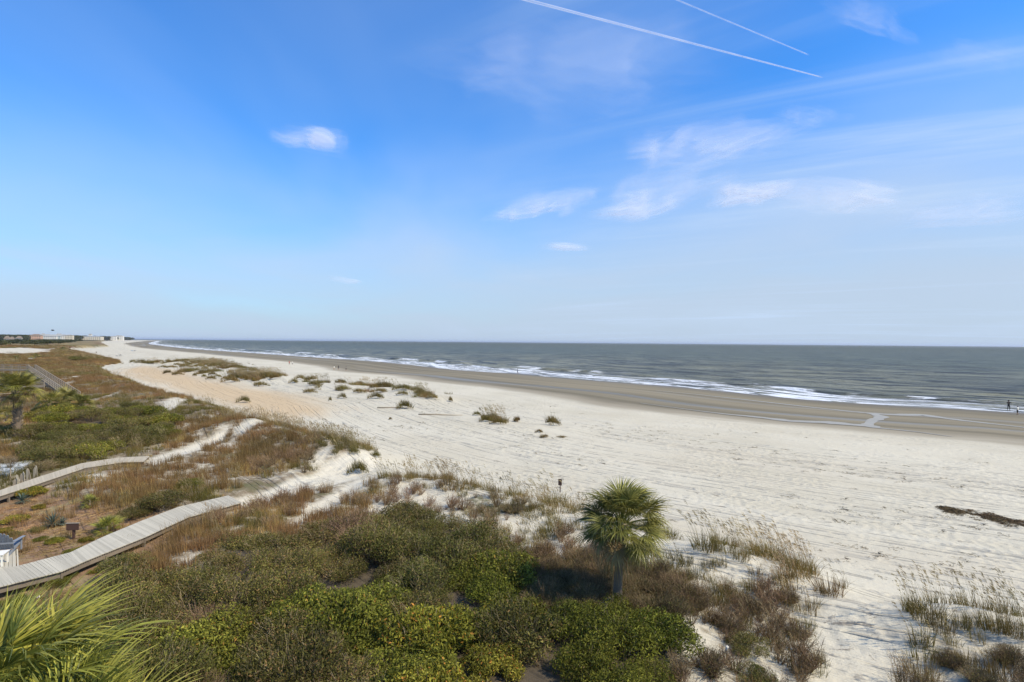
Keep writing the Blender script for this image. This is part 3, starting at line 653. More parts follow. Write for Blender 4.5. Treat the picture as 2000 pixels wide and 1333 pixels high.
def scatter(name, pts, idx, scl, protos, label, cat, rotv=None, kind='stuff'):
    """stuff: geometry-node instances of the prototype meshes on the given points"""
    me = bpy.data.meshes.new(name); n = len(pts); me.vertices.add(n); me.vertices.foreach_set('co', np.asarray(pts, np.float32).reshape(-1))
    a = me.attributes.new('idx', 'INT', 'POINT'); a.data.foreach_set('value', np.asarray(idx, np.int32))
    a = me.attributes.new('scl', 'FLOAT_VECTOR', 'POINT'); a.data.foreach_set('vector', np.asarray(scl, np.float32).reshape(-1))
    if rotv is None: rotv = np.column_stack([rng.normal(size=n)*0.06, rng.normal(size=n)*0.06, rng.uniform(-0.5, 0.5, n)])
    a = me.attributes.new('rotv', 'FLOAT_VECTOR', 'POINT'); a.data.foreach_set('vector', np.asarray(rotv, np.float32).reshape(-1))
    o = put(name, me); col = bpy.data.collections.new('prototypes_'+name)
    for k, pm in enumerate(protos):
        po = bpy.data.objects.new('%s_prototype_%02d' % (name, k), pm); col.objects.link(po)
    ng = bpy.data.node_groups.new('scatter_'+name, 'GeometryNodeTree'); ng.interface.new_socket('Geometry', in_out='INPUT', socket_type='NodeSocketGeometry')
    ng.interface.new_socket('Geometry', in_out='OUTPUT', socket_type='NodeSocketGeometry')
    gi = ng.nodes.new('NodeGroupInput'); go = ng.nodes.new('NodeGroupOutput'); ip = ng.nodes.new('GeometryNodeInstanceOnPoints')
    ci = ng.nodes.new('GeometryNodeCollectionInfo'); ci.inputs['Collection'].default_value = col; ci.inputs['Separate Children'].default_value = True; ci.inputs['Reset Children'].default_value = True
    ip.inputs['Pick Instance'].default_value = True
    def na(t, nm):
        q = ng.nodes.new('GeometryNodeInputNamedAttribute'); q.data_type = t; q.inputs['Name'].default_value = nm; return q.outputs['Attribute']
    L = ng.links.new
    L(gi.outputs[0], ip.inputs['Points']); L(ci.outputs[0], ip.inputs['Instance']); L(na('INT', 'idx'), ip.inputs['Instance Index'])
    e2r = ng.nodes.new('FunctionNodeEulerToRotation'); L(na('FLOAT_VECTOR', 'rotv'), e2r.inputs[0]); L(e2r.outputs[0], ip.inputs['Rotation'])
    L(na('FLOAT_VECTOR', 'scl'), ip.inputs['Scale']); L(ip.outputs[0], go.inputs[0])
    md = o.modifiers.new('scatter', 'NODES'); md.node_group = ng
    return tag(o, label, cat, kind=kind)

# ------------------------------------------------------------------ dune grasses (nobody could count them)
def sample(n, rmin, rmax, power=1.0):
    """random world points, density falling with distance as r**-power (relative to uniform)"""
    e = 2-power
    u = rng.random(n)
    r = (rmin**e+u*(rmax**e-rmin**e))**(1/e) if abs(e) > 1e-6 else rmin*(rmax/rmin)**u
    a = rng.uniform(R_(-66), R_(58), n)
    return r*np.sin(a), r*np.cos(a)
def allowed(x, y):
    ok = (np.maximum(sdpoly(x, y, VEG), sdpoly(x, y, VEG2)) > 0.2)
    for P in PATHS: ok &= ~(sdpoly(x, y, P) > -0.15)
    for P in stre: ok &= ~inside(x, y, P)
    return ok
def off_walks(x, y, m=0.6):
    ok = np.ones(np.shape(x), bool)
    for P in BWP+[DECK]: ok &= ~(sdpoly(x, y, P) > -m)
    return ok
x, y = sample(330000, 12, 700, 1.05)
ok = allowed(x, y) & off_walks(x, y); x = x[ok]; y = y[ok]
r = np.hypot(x, y); tn = fbm(x/5, y/5, 4, 101); tk = fbm(x/11, y/11, 3, 111); tk2 = fbm(x/3, y/3, 3, 117)
inth = np.maximum(sdpoly(x, y, THICK), sdpoly(x, y, SHRUB2)) > 0.6; inyd = sdpoly(x, y, YARD) > 0.3
crd = np.full(x.shape, 1e9)
for P, A_, w_ in CRESTS[:3]: crd = np.minimum(crd, seg_dist(x, y, P)[0])
dens = sstep(0.36, 0.50, tn)
dens = np.where((x < -8) & (r > 42), np.maximum(dens, 0.62), dens)
dens = dens*np.interp(r, [0, 60, 200, 700], [0.62, 0.75, 1, 1])
dens = np.where(crd < 1.6, np.maximum(dens, 0.45), dens)
# the nearer dunes between the thicket and the beach are sparser and sandier
nearband = sstep(45, 30, y)*sstep(-12, -6, x)
dens = dens*(1-0.72*nearband)
kp = (rng.random(len(x)) < dens) & ~inth & (~inyd | (rng.random(len(x)) < 0.10))
x, y, r, tk, tk2, crd, inyd = [q[kp] for q in (x, y, r, tk, tk2, crd, inyd)]
z = terrain(x, y)
kindn = tk+0.35*(tk2-0.5)+0.10*rng.normal(size=len(x))*0.5
onc = (crd < 1.7) & (rng.random(len(x)) < 0.75) & (r < 75)
K_O = onc | ((kindn > 0.60) & (rng.random(len(x)) < 0.25))
K_G = ~K_O & (kindn > 0.555)
K_B = ~K_O & ~K_G & (kindn <= 0.495)
K_T = ~K_O & ~K_G & ~K_B
fs = 1.0+sstep(60, 450, r)*2.2
def sc(m, lo, hi, zf=1.0):
    q = rng.uniform(lo, hi, m.sum()); f = fs[m]; return np.column_stack([q*f, q*f, q*zf*(0.75+0.25*f)])
P_OATS = [oats(300+i, stalks=s_, n=54) for i, s_ in enumerate((12, 8, 15, 4, 9, 11))]
P_BROWN = [clump(320+i, 60, 0.30, 0.62, 0.017, 0.28, (-0.06, 0), (0.135, 0.085, 0.040), (0.32, 0.215, 0.10)) for i in range(4)]
P_TAN = [clump(330+i, 60, 0.34, 0.5, 0.018, 0.4, (-0.06, 0), (0.27, 0.185, 0.07), (0.46, 0.34, 0.145)) for i in range(3)]
P_GREEN = [clump(340+i, 60, 0.34, 0.42, 0.02, 0.45, (-0.05, 0), (0.085, 0.085, 0.022), (0.21, 0.175, 0.055)) for i in range(3)]
P_SCRUB = [twiggy(350+i) for i in range(4)]
PTS = np.column_stack([x, y, z-0.02])
scatter('brown_dune_grass', PTS[K_B], rng.integers(0, 4, K_B.sum()), sc(K_B, 0.65, 1.25), P_BROWN, 'reddish brown dune grass covering the dunes', 'grass')
scatter('straw_dune_grass', PTS[K_T], rng.integers(0, 3, K_T.sum()), sc(K_T, 0.6, 1.2), P_TAN, 'straw coloured dry grass on the dunes', 'grass')
scatter('green_dune_grass', PTS[K_G], rng.integers(0, 3, K_G.sum()), sc(K_G, 0.6, 1.2), P_GREEN, 'olive green low grass on the dunes', 'grass')
scatter('sea_oats', PTS[K_O], rng.integers(0, 6, K_O.sum()), sc(K_O, 0.7, 1.1), P_OATS, 'sea oats with tall seed stalks along the dune crests', 'grass')
# leafless brown scrub between thicket and beach
x, y = sample(13000, 13, 60, 0.6)
zone = [wpoly(p, 2.0) for p in ([(860, 960), (1000, 975), (1120, 1030), (1200, 1100), (1230, 1170), (1180, 1210), (1060, 1190), (1020, 1080), (960, 1030), (850, 1000), (740, 985), (660, 975), (700, 950), (800, 950)],
     [(1230, 1110), (1300, 1100), (1330, 1150), (1400, 1170), (1420, 1120), (1500, 1130), (1560, 1200), (1590, 1290), (1560, 1400), (1310, 1400), (1320, 1230), (1230, 1190)],
     [(1760, 1280), (1850, 1260), (2000, 1280), (2100, 1500), (1750, 1500)], [(430, 990), (560, 950), (620, 940), (590, 965), (560, 1000), (520, 1030), (430, 1030), (380, 1060), (330, 1050)],
     [(500, 860), (640, 880), (600, 920), (480, 930)], [(1010, 1090), (1330, 1110), (1340, 1215), (1060, 1210)], [(1010, 1110), (1200, 1120), (1210, 1200), (1060, 1210)])]
zm = np.zeros(len(x), bool)
for P in zone: zm |= inside(x, y, P)
kp = zm & off_walks(x, y, 0.4) & (sdpoly(x, y, THICK) < 0.8) & (rng.random(len(x)) < (0.08+0.92*sstep(0.44, 0.58, fbm(x/2.2, y/2.2, 3, 131)))*(1-0.45*sstep(24, 29, y)*sstep(-10, -6, x)))
x = x[kp]; y = y[kp]; q = rng.uniform(0.35, 1.2, len(x))
scatter('dry_scrub', np.column_stack([x, y, terrain(x, y)-0.02]), rng.integers(0, 4, len(x)), np.column_stack([q, q, q*rng.uniform(0.8, 1.1, len(x))]), P_SCRUB, 'leafless reddish brown scrub between the thicket and the beach', 'scrub')
# pine straw and fallen stems in the yard, reed litter on the beach
def litter_mesh(seed, n=26, R=0.5, L=0.28, w=0.02, c1=(0.3, 0.19, 0.09), c2=(0.5, 0.36, 0.2)):
    rg = np.random.default_rng(seed); a = rg.uniform(0, math.pi, n); P = np.column_stack([rg.normal(size=(n, 2))*R*0.5, rg.uniform(0.0, 0.05, n)])
    d = np.column_stack([np.cos(a), np.sin(a), rg.normal(size=n)*0.08])*(L*rg.uniform(0.4, 1.3, n))[:, None]
    V, F = sticks(P, P+d, w/2, w/3, rg, 0.05); return np_mesh('litter', V, F, [M_GRASS], colors=np.repeat(mixcol(c1, c2, rg.random(n)), 9, 0))
x, y = sample(9000, 10, 46, 1.0); kp = (sdpoly(x, y, YARD) > 0.2) & off_walks(x, y); x = x[kp]; y = y[kp]; q = rng.uniform(0.6, 1.2, len(x))
scatter('pine_straw', np.column_stack([x, y, terrain(x, y)]), rng.integers(0, 3, len(x)), np.column_stack([q, q, q]), [litter_mesh(370+i) for i in range(3)], 'orange brown pine straw mulch on the yard ground', 'mulch',
        rotv=np.column_stack([x*0, x*0, rng.uniform(0, 6.28, len(x))]))
x, y = sample(26000, 24, 150, 1.0); s_, t_ = shore(x, y)
m = fbm(s_/5, t_/12, 3, 141); kp = (s_ > 58) & (np.maximum(sdpoly(x, y, VEG), sdpoly(x, y, VEG2)) < -0.5) & (sdpoly(x, y, PAN) < -1) & (rng.random(len(x)) < 0.30*sstep(0.50, 0.66, m)**2*(1-sstep(70, 120, np.hypot(x, y)))+0.006)
x = x[kp]; y = y[kp]; q = rng.uniform(0.4, 1.1, len(x)); s_, t_ = shore(x, y)
scatter('reed_litter', np.column_stack([x, y, terrain(x, y)]), rng.integers(0, 3, len(x)), np.column_stack([q*1.1, q*0.8, q]), [litter_mesh(380+i, 12, 0.45, 0.22, 0.02, (0.10, 0.08, 0.055), (0.24, 0.19, 0.13)) for i in range(3)],
        'dark broken reed stems washed up on the dry sand', 'beach litter', rotv=np.column_stack([x*0, x*0, rng.normal(size=len(x))*0.8+math.atan2(0.8, -0.6)]))
# wrack line at the right
pw = wpoly([(1842, 992), (1870, 996), (1900, 1002), (1940, 1010), (2000, 1022), (2090, 1040)], 1.15); pw = catmull(pw, 8); ti = rng.uniform(0, len(pw)-1.01, 520); k = ti.astype(int); f = ti-k
wp = pw[k]*(1-f[:, None])+pw[k+1]*f[:, None]+rng.normal(size=(520, 2))*np.column_stack([0.02+0.3*np.clip(ti/len(pw)*3, 0, 1)]*2)*1.0
wp = wp + np.column_stack([0.25*np.sin(ti*0.9), 0.35*np.sin(ti*0.9)])
wp = wp[(rng.random(520) < 0.25+0.75*sstep(0.4, 0.55, vnoise(ti*0.5, ti*0, 5)))]; NW = len(wp)
scatter('wrack_line', np.column_stack([wp, terrain(wp[:, 0], wp[:, 1])+0.01]), rng.integers(0, 3, NW), np.column_stack([rng.uniform(0.2, 0.65, NW)]*3), [litter_mesh(390+i, 40, 0.5, 0.32, 0.03, (0.08, 0.055, 0.035), (0.24, 0.165, 0.10)) for i in range(3)],
        'dark brown line of dead reeds washed up on the sand at the right', 'wrack line', rotv=np.column_stack([wp[:, 0]*0, wp[:, 0]*0, rng.uniform(0, 6.28, NW)]))

# ------------------------------------------------------------------ shrubs
OLIVE = [bush_meshes(400+i, 1.35, 1.3, 7400, 0.066, (0.07, 0.078, 0.02), (0.185, 0.178, 0.055), (0.22, 0.15, 0.07), 0.12, 26, 0.27, 300, (0.27, 0.225, 0.16), 0.16, 1.12, aspect=0.36) for i in range(5)]
WAX = [bush_meshes(420+i, 1.3, 1.25, 7600, 0.075, (0.095, 0.115, 0.02), (0.235, 0.235, 0.045), (0.34, 0.20, 0.05), 0.035, 20, 0.33, 120, (0.22, 0.18, 0.13), 0.09) for i in range(4)]
YEL = [bush_meshes(440+i, 1.2, 1.3, 7600, 0.085, (0.115, 0.125, 0.02), (0.25, 0.23, 0.04), (0.42, 0.19, 0.05), 0.05, 22, 0.29, 90, (0.25, 0.2, 0.15), 0.12, aspect=0.4) for i in range(3)]
GRN = [bush_meshes(450+i, 1.2, 1.3, 7800, 0.075, (0.065, 0.085, 0.015), (0.20, 0.205, 0.035), (0.16, 0.12, 0.05), 0.04, 20, 0.32, 90, (0.18, 0.15, 0.11), 0.14, aspect=0.34) for i in range(3)]
BROWNB = [bush_meshes(460+i, 1.2, 1.1, 2600, 0.05, (0.10, 0.075, 0.04), (0.20, 0.15, 0.07), (0.13, 0.14, 0.04), 0.3, 18, 0.36, 520, (0.22, 0.165, 0.115), 0.2, 1.2) for i in range(3)]
def bush(name, meshes, loc, rz, sc_, label, cat='shrub', group=None):
    t = thing(name, label, cat, loc, rz, group); t.scale = sc_ if hasattr(sc_, '__len__') else (sc_,)*3
    put('foliage', meshes[0], t)
    if meshes[1]: put('branches', meshes[1], t)
    return t
def poisson(P, d, n=6000, inset=0.0):
    lo = P.min(0); hi = P.max(0); out = []
    c = rng.uniform(lo, hi, (n, 2)); c = c[sdpoly(c[:, 0], c[:, 1], P) > inset]
    for q in c:
        if all((q[0]-o[0])**2+(q[1]-o[1])**2 > d*d for o in out): out.append(q)
    return out
def px_of(x, y, z):
    p = np.array([x, y, z-CAM_H]); f = p@CF; return 1000+F_PX*(p@CR)/f, 666.5-F_PX*(p@CU)/f
n_olive = 0
FRONT = []
for q in poisson(THICK, 1.26, inset=0.35):
    zz_ = float(terrain(q[0], q[1]))-abs(random.gauss(0, 0.22)); u, v = px_of(q[0], q[1], zz_+1.0)
    if v > 1480 or u < -60: continue
    jit = random.random(); rz = random.uniform(0, 6.28); s0 = random.uniform(0.75, 1.2)
    # species by where they grow in the thicket
    if u > 1040 and v > 1160: M = random.choice(GRN); lab = 'bright green feathery shrub below the tall palm'; g = 'green shrubs below the tall palm'; s0 *= 0.92
    elif v > 1215+0.0*u and u > 740: M = random.choice(YEL if jit < 0.65 else GRN); lab = 'yellow green shrub with orange leaf tips at the bottom of the thicket'; g = 'yellow green shrubs at the front of the thicket'
    elif (v > 1195 and 300 < u < 620 and jit < 0.6) or (600 < u < 800 and 1130 < v < 1290): M = random.choice(WAX); lab = 'glossy light green shrub among the olive thicket'; g = 'light green shrubs in the thicket'
    elif v > 1100 and u > 860 and jit < 0.7: M = random.choice(GRN+WAX); lab = 'mid green dense shrub left of the tall palm'; g = 'green shrubs left of the tall palm'
    elif jit > 0.92: M = random.choice(BROWNB); lab = 'twiggy brown shrub mixed into the olive thicket'; g = 'brown shrubs in the thicket'
    else:
        M = random.choice(OLIVE)
        row = 'at the back' if v < 1060 else ('in the middle' if v < 1180 else 'at the front')
        side = 'beside the near boardwalk' if u < 330 else ('left of centre' if u < 560 else ('in the central part' if u < 800 else 'towards the tall palm'))
        lab = 'dull olive thicket shrub %s, %s' % (row, side); g = 'olive shrubs of the thicket'; n_olive += 1
    FRONT.append((g, u, v, bush('shrub', M, (q[0], q[1], zz_-0.12), rz, (s0, s0, s0*random.uniform(0.8, 1.25)), lab, 'shrub', g)))
ORD = ['leftmost', 'second', 'third', 'fourth', 'fifth', 'sixth', 'seventh', 'eighth', 'ninth', 'tenth', 'eleventh', 'twelfth', 'thirteenth', 'fourteenth', 'fifteenth', 'sixteenth']
for g in sorted({f[0] for f in FRONT}):
    mem = sorted([f for f in FRONT if f[0] == g], key=lambda f: f[1])
    if len(mem) > 16: continue
    for i, f in enumerate(mem): f[3]['label'] = ('leftmost of the '+g) if i == 0 else (('rightmost of the '+g) if i == len(mem)-1 else ORD[i]+' from the left of the '+g)
for q in poisson(SHRUB2, 2.0, inset=0.4):
    zz_ = float(terrain(q[0], q[1])); s0 = random.uniform(0.9, 1.5)
    M = random.choice(WAX+GRN if random.random() < 0.40 else (BROWNB if random.random() < 0.12 else OLIVE))
    bush('shrub', M, (q[0], q[1], zz_-0.15), random.uniform(0, 6.28), (s0, s0, s0*random.uniform(0.6, 1.1)), 'low evergreen shrub %s of the patch beyond the upper boardwalk' % (('at the left end' if px_of(q[0], q[1], 2)[0] < 130 else ('in the middle' if px_of(q[0], q[1], 2)[0] < 230 else 'at the right end'))), 'shrub', 'low evergreen shrubs beyond the upper boardwalk')
SINGLE = [  # pixel of base, half width in px, height factor, species, label
    (255, 1118, 52, 0.75, OLIVE, 'rounded brown green shrub hugging the lower side of the near boardwalk'),
    (245, 1075, 42, 0.7, BROWNB, 'small brown topped shrub under the middle of the near boardwalk'),
    (318, 992, 46, 0.8, OLIVE, 'long olive shrub on the upper side of the near boardwalk'),
    (368, 955, 30, 0.8, GRN, 'olive green shrub behind the end of the near boardwalk'),
    (262, 1010, 28, 0.8, OLIVE, 'dark low shrub touching the upper edge of the near boardwalk'),
    (25, 1188, 36, 0.7, GRN, 'leafy dark green shrub under the corner of the boardwalk at the left edge'),
    (112, 1146, 24, 0.8, GRN, 'leafy green shrub growing against the lower side of the boardwalk'),
    (140, 1128, 17, 0.7, GRN, 'small green shrub right of the leafy one below the boardwalk'),
    (62, 970, 26, 0.9, YEL, 'golden yellow shrub in front of the upper boardwalk'),
    (77, 994, 14, 0.8, YEL, 'small yellow green bush below the golden shrub'),
    (30, 1022, 26, 0.7, YEL, 'yellow green mounded bush in the yard left of the blue yucca'),
    (6, 1042, 20, 0.7, YEL, 'yellow bush behind the grey beach chair at the left edge'),
    (30, 1046, 16, 0.6, OLIVE, 'low dull bush directly above the grey beach chair'),
    (70, 1038, 16, 0.7, OLIVE, 'small dark bush left of the blue green yucca'),
    (78, 1056, 15, 0.6, GRN, 'low green bush under the blue green yucca'),
    (106, 1060, 19, 0.6, YEL, 'olive yellow bush left of the brown sign'),
    (168, 1058, 15, 0.8, YEL, 'upright yellow bush right of the brown sign'),
    (150, 1078, 26, 0.35, YEL, 'flat mat of yellow green bush above the boardwalk'),
    (120, 1093, 16, 0.35, YEL, 'thin flat yellow bush beside the boardwalk'),
    (188, 1118, 15, 0.8, YEL, 'orange tan dry bush below the middle of the boardwalk'),
    (15, 905, 26, 0.7, BROWNB, 'grey brown leafless bush at the left edge above the pale gravel'),
    (40, 893, 22, 0.6, BROWNB, 'grey brown twiggy bush under the big left palm'),
    (110, 905, 22, 0.5, OLIVE, 'small olive bush at the near end of the evergreen patch'),
    (20, 880, 20, 0.3, YEL, 'low golden mat of plants at the foot of the left palm'),
    (8, 848, 26, 0.9, OLIVE, 'dark shrub in the shade behind the left palm trunk'),
    (72, 845, 26, 0.9, OLIVE, 'dark shrub right of the left palm trunk'),
    (1260, 1195, 40, 0.9, BROWNB, 'reddish brown scrubby bush right of the tall palm trunk'),
    (1150, 1175, 46, 0.9, BROWNB, 'brown bush in the shade left of the tall palm trunk'),
    (1090, 1190, 42, 0.8, BROWNB, 'dark brown bush beside the green shrubs below the palm'),
    (1360, 1190, 34, 1.1, BROWNB, 'tall brown bush on the sand right of the palm'),
    (1470, 1190, 40, 0.8, BROWNB, 'brown bush on the dune below the sea oats crest'),
    (1385, 1310, 60, 0.8, BROWNB, 'reddish brown bush at the bottom right of the green shrubs'),
    (1465, 1275, 45, 0.8, OLIVE, 'dark olive bush among brown scrub at the bottom right'),
    (1470, 1335, 45, 0.8, OLIVE, 'dark bush at the bottom edge near the sand track'),
    (1855, 1300, 42, 0.8, BROWNB, 'dark brown bush across the sand track near the bottom'),
    (1965, 1290, 46, 0.8, BROWNB, 'dark brown bush in the bottom right corner'),
    (1915, 1335, 46, 0.8, BROWNB, 'brown bush cut by the bottom edge at the right'),
    (1560, 1245, 36, 0.8, BROWNB, 'brown bush on the left bank of the sand track'),
    (1535, 1175, 36, 0.9, BROWNB, 'brown bush just below the sea oats crest'),
    (1425, 1235, 36, 0.9, BROWNB, 'dark bush in the middle of the scrub right of the green shrubs'),
    (1000, 1000, 36, 0.6, BROWNB, 'thin brown bush at the top right corner of the thicket'),
    (150, 707, 16, 0.8, OLIVE, 'dark rounded bush in the far dune field near the beach edge'),
]
for u, v, hw, hf, M, lab in SINGLE:
    p = GP(u, v); d = math.hypot(p.x, p.y); s0 = hw*p.y/F_PX/1.25
    bush('shrub', M[int(u) % len(M)], (p.x, p.y, p.z-0.05), u*0.7, (s0, s0, max(0.15, s0*hf)), lab)

BZ = wpoly([(1030, 1080), (1190, 1095), (1330, 1115), (1345, 1205), (1200, 1215), (1040, 1190), (990, 1130)], 2.1); pb = GP(1205, 1178)
bz = [q for q in poisson(BZ, 0.62) if math.hypot(q[0]-pb.x, q[1]-pb.y) > 0.6]
bz.sort(key=lambda q: math.atan2(q[0], q[1]))
for i, q in enumerate(bz):
    s0 = random.uniform(0.35, 0.72)
    bush('shrub', BROWNB[i % 3], (q[0], q[1], float(terrain(q[0], q[1]))-0.05), i*1.3, (s0, s0, s0*random.uniform(0.7, 1.1)), 'small twiggy brown shrub in the scrub around the foot of the tall palm', 'shrub', 'small brown shrubs around the foot of the tall palm')

# ------------------------------------------------------------------ palms and yuccas
def frond_mesh(seed, Lp=0.75, Lb=0.95, nleaf=34, spread=128, droop=0.5, c1=(0.10, 0.125, 0.03), c2=(0.24, 0.24, 0.07), fold=0.25, pet=(0.22, 0.24, 0.07), split=0.42, wf=1.0):
    rg = np.random.default_rng(seed); th = np.radians(np.linspace(-spread, spread, nleaf)); dth = th[1]-th[0]; V = []; F = []; K = []
    for i, a in enumerate(th):
        L = Lb*(0.62+0.38*math.cos(a*0.62))*rg.uniform(0.92, 1.06); prev = None; b = len(V)
        dr = droop*rg.uniform(0.8, 1.3); a2 = a+rg.normal()*0.03; cc = mixcol(c1, c2, np.array([rg.random()]))[0]
        up = 1 if i % 2 else -1
        x0 = Lp-0.02+0.16*Lb*math.cos(a)*0.0
        for k, f in enumerate((0.06, split, 0.6, 0.82, 1.0)):
            r = L*f; w = max(0.0015, (math.tan(dth/2)*r if f <= split else math.tan(dth/2)*L*split*(1-(f-split)/(1-split))*wf))
            zc = -dr*L*(f**2.2)*(0.45+0.75*max(0, f-0.4)) + fold*abs(math.sin(a))*r*0.6 - 0.18*r*r*max(0, math.cos(a))
            rr_ = r*(1-0.18*dr*f*f)
            c = (x0+rr_*math.cos(a2), rr_*math.sin(a2)); n = (-math.sin(a2), math.cos(a2))
            V.append((c[0]-n[0]*w, c[1]-n[1]*w, zc+0.4*w*up)); V.append((c[0]+n[0]*w, c[1]+n[1]*w, zc-0.4*w*up)); K += [cc*(1.0 if f < 0.9 else 1.12)]*2
        for k in range(4): F.append((b+2*k, b+2*k+1, b+2*k+3, b+2*k+2))
    b = len(V); m = 5                                  # petiole
    for k in range(m):
        f = k/(m-1); z_ = 0.10*math.sin(f*math.pi)*Lp; w = 0.028*(1-0.45*f)
        V += [(f*Lp, -w, z_), (f*Lp, w, z_), (f*Lp, 0, z_-w*0.9)]; K += [np.array(pet)]*3
    for k in range(m-1):
        for j in range(3): F.append((b+3*k+j, b+3*k+(j+1) % 3, b+3*k+3+(j+1) % 3, b+3*k+3+j))
    return np_mesh('frond', np.array(V), np.array(F), [M_PALM], colors=np.array(K))
def crown(parent, z, meshes, n, rg, scale=1.0, e0=80, e1=-48, dead=None, r0=0.08):
    for i in range(n):
        f = (i+0.5)/n; el = e0+(e1-e0)*f**0.85+rg.normal()*5; az = i*2.39996+rg.normal()*0.15
        ml = meshes[int(rg.integers(len(meshes)))] if not (dead and f > 0.86) else dead
        s = scale*rg.uniform(0.88, 1.08)*(0.8 if f < 0.12 else 1)
        o = put('frond', ml, parent, loc=(r0*math.cos(az), r0*math.sin(az), z-0.25*scale*f), scale=s)
        o.rotation_euler = (Matrix.Rotation(az, 4, 'Z') @ Matrix.Rotation(-R_(el), 4, 'Y') @ Matrix.Rotation(rg.normal()*0.25, 4, 'X')).to_euler()
def palm(name, label, base, H, lean, rt, meshes, n, seed, scale=1.0, boots=0, dead=None, e0=80, e1=-48):
    rg = np.random.default_rng(seed); t = thing(name, label, 'palm tree', base)
    mb = MB(); k = 14; pts = []; rad = []
    for i in range(k+1):
        f = i/k; pts.append((lean[0]*f**1.4, lean[1]*f**1.4, H*f-0.15*(1-f))); rad.append(rt*(1.18-0.28*min(1, f*4)+0.05*rg.normal()*0.5+(0.12 if f > 0.9 else 0)))
    mb.tube(pts, rad, 12); mb.obj('trunk', M_TRUNK, t, smooth=True)
    if boots:
        w = 0.07*(1 if rt < 0.25 else 1.5); mb = MB()
        mb.add([(0, -w, 0), (0, w, 0), (.16, w*.6, .22), (.16, -w*.6, .22), (-.03, -w, -.03), (-.03, w, -.03), (.13, w*.5, .22), (.13, -w*.5, .22)], [(0, 1, 2, 3), (4, 7, 6, 5), (0, 4, 5, 1), (1, 5, 6, 2), (2, 6, 7, 3), (3, 7, 4, 0)])
        bme_ = mb.mesh('leaf_base', M_BOOT)
        for i in range(boots):
            f = rg.uniform(0.2 if boots > 50 else 0.72, 0.97); a = i*2.4
            put('leaf_base', bme_, t, loc=(lean[0]*f**1.4+rt*0.9*math.cos(a), lean[1]*f**1.4+rt*0.9*math.sin(a), H*f), rot=(0, 0, a), scale=rg.uniform(0.7, 1.2))
    hub = put('crown', None, t, loc=(lean[0], lean[1], H))
    mb = MB(); mb.tube([(0, 0, -0.2), (0, 0, 0.05), (0, 0, 0.25)], [rt*1.0, rt*0.9, 0.04], 8)
    hb = mb.obj('crown_shaft', M_BOOT, t, smooth=True, loc=(lean[0], lean[1], H))
    bpy.data.objects.remove(hub)
    rgz = rg
    for i in range(n):
        f = (i+0.5)/n; el = e0+(e1-e0)*f**0.85+rgz.normal()*11; az = i*2.39996+rgz.normal()*0.35
        ml = dead if (dead and f > 0.88) else meshes[int(rgz.integers(len(meshes)))]
        s = scale*rgz.uniform(0.76, 1.12)*(0.8 if f < 0.12 else 1)
        o = put('frond', ml, t, loc=(lean[0]+0.08*math.cos(az), lean[1]+0.08*math.sin(az), H+0.1-0.35*scale*f), scale=s)
        o.rotation_euler = (Matrix.Rotation(az, 4, 'Z') @ Matrix.Rotation(-R_(el), 4, 'Y') @ Matrix.Rotation(rgz.normal()*0.3, 4, 'X')).to_euler()
    return t
FR = [frond_mesh(500+i, 0.95, 0.82, 40, 132, 0.10+0.13*i, (0.06, 0.07, 0.016), (0.27, 0.255, 0.075)) for i in range(4)]
FRY = [frond_mesh(510, 0.95, 0.82, 40, 128, 0.6, (0.17, 0.175, 0.04), (0.33, 0.31, 0.07))]
FDEAD = frond_mesh(520, 0.7, 0.8, 26, 110, 1.2, (0.24, 0.17, 0.09), (0.36, 0.27, 0.15), pet=(0.3, 0.22, 0.12))
FBIG = [frond_mesh(530+i, 1.0, 1.15, 44, 118, 0.10+0.12*i, (0.08, 0.10, 0.016), (0.46, 0.44, 0.10), 0.45, (0.36, 0.38, 0.12), split=0.36, wf=1.15) for i in range(3)]
b = GP(1205, 1178); heart = PZ(1216, 1030, 0); dd = pix_dir(1216, 1032)
topz = CAM_H+dd[2]/dd[1]*b.y+0.12
palm('sabal_palm', 'tall sabal palm with full round crown standing alone at the edge of the thicket', b, topz-b.z, (dd[0]/dd[1]*b.y-b.x, 0.05), 0.17, FR*5+FRY, 84, 3, 1.0, 10, FDEAD, 88, -36)
b = GP(34, 856); dd = pix_dir(33, 762); topz = CAM_H+dd[2]/dd[1]*b.y
palm('sabal_palm', 'stout sabal palm with rough pale trunk at the left edge', b, topz-b.z, (dd[0]/dd[1]*b.y-b.x, 0), 0.33, FR*2+FRY, 60, 5, 1.3, 130, FDEAD, 85, -22)
b = Vector((-7.9, 8.6, 0)); b.z = float(terrain(b.x, b.y))
palm('sabal_palm', 'bright yellow green palm crown seen from above at the bottom left corner', b, 3.2, (0.1, 0.1), 0.2, FBIG, 58, 7, 1.08, 20, None, 88, -35)
b = Vector((-6.5, 8.1, 0)); b.z = float(terrain(b.x, b.y))
palm('sabal_palm', 'low yellow green palm crown at the bottom edge, right of the other corner palm crowns', b, 2.75, (0.1, 0.1), 0.2, FBIG, 44, 9, 0.95, 10, None, 88, -25)
b = Vector((-9.6, 9.3, 0)); b.z = float(terrain(b.x, b.y))
palm('sabal_palm', 'second yellow green palm crown cut by the left edge of the photo', b, 2.85, (0.1, 0.0), 0.2, FBIG, 48, 8, 0.95, 16, None, 88, -25)
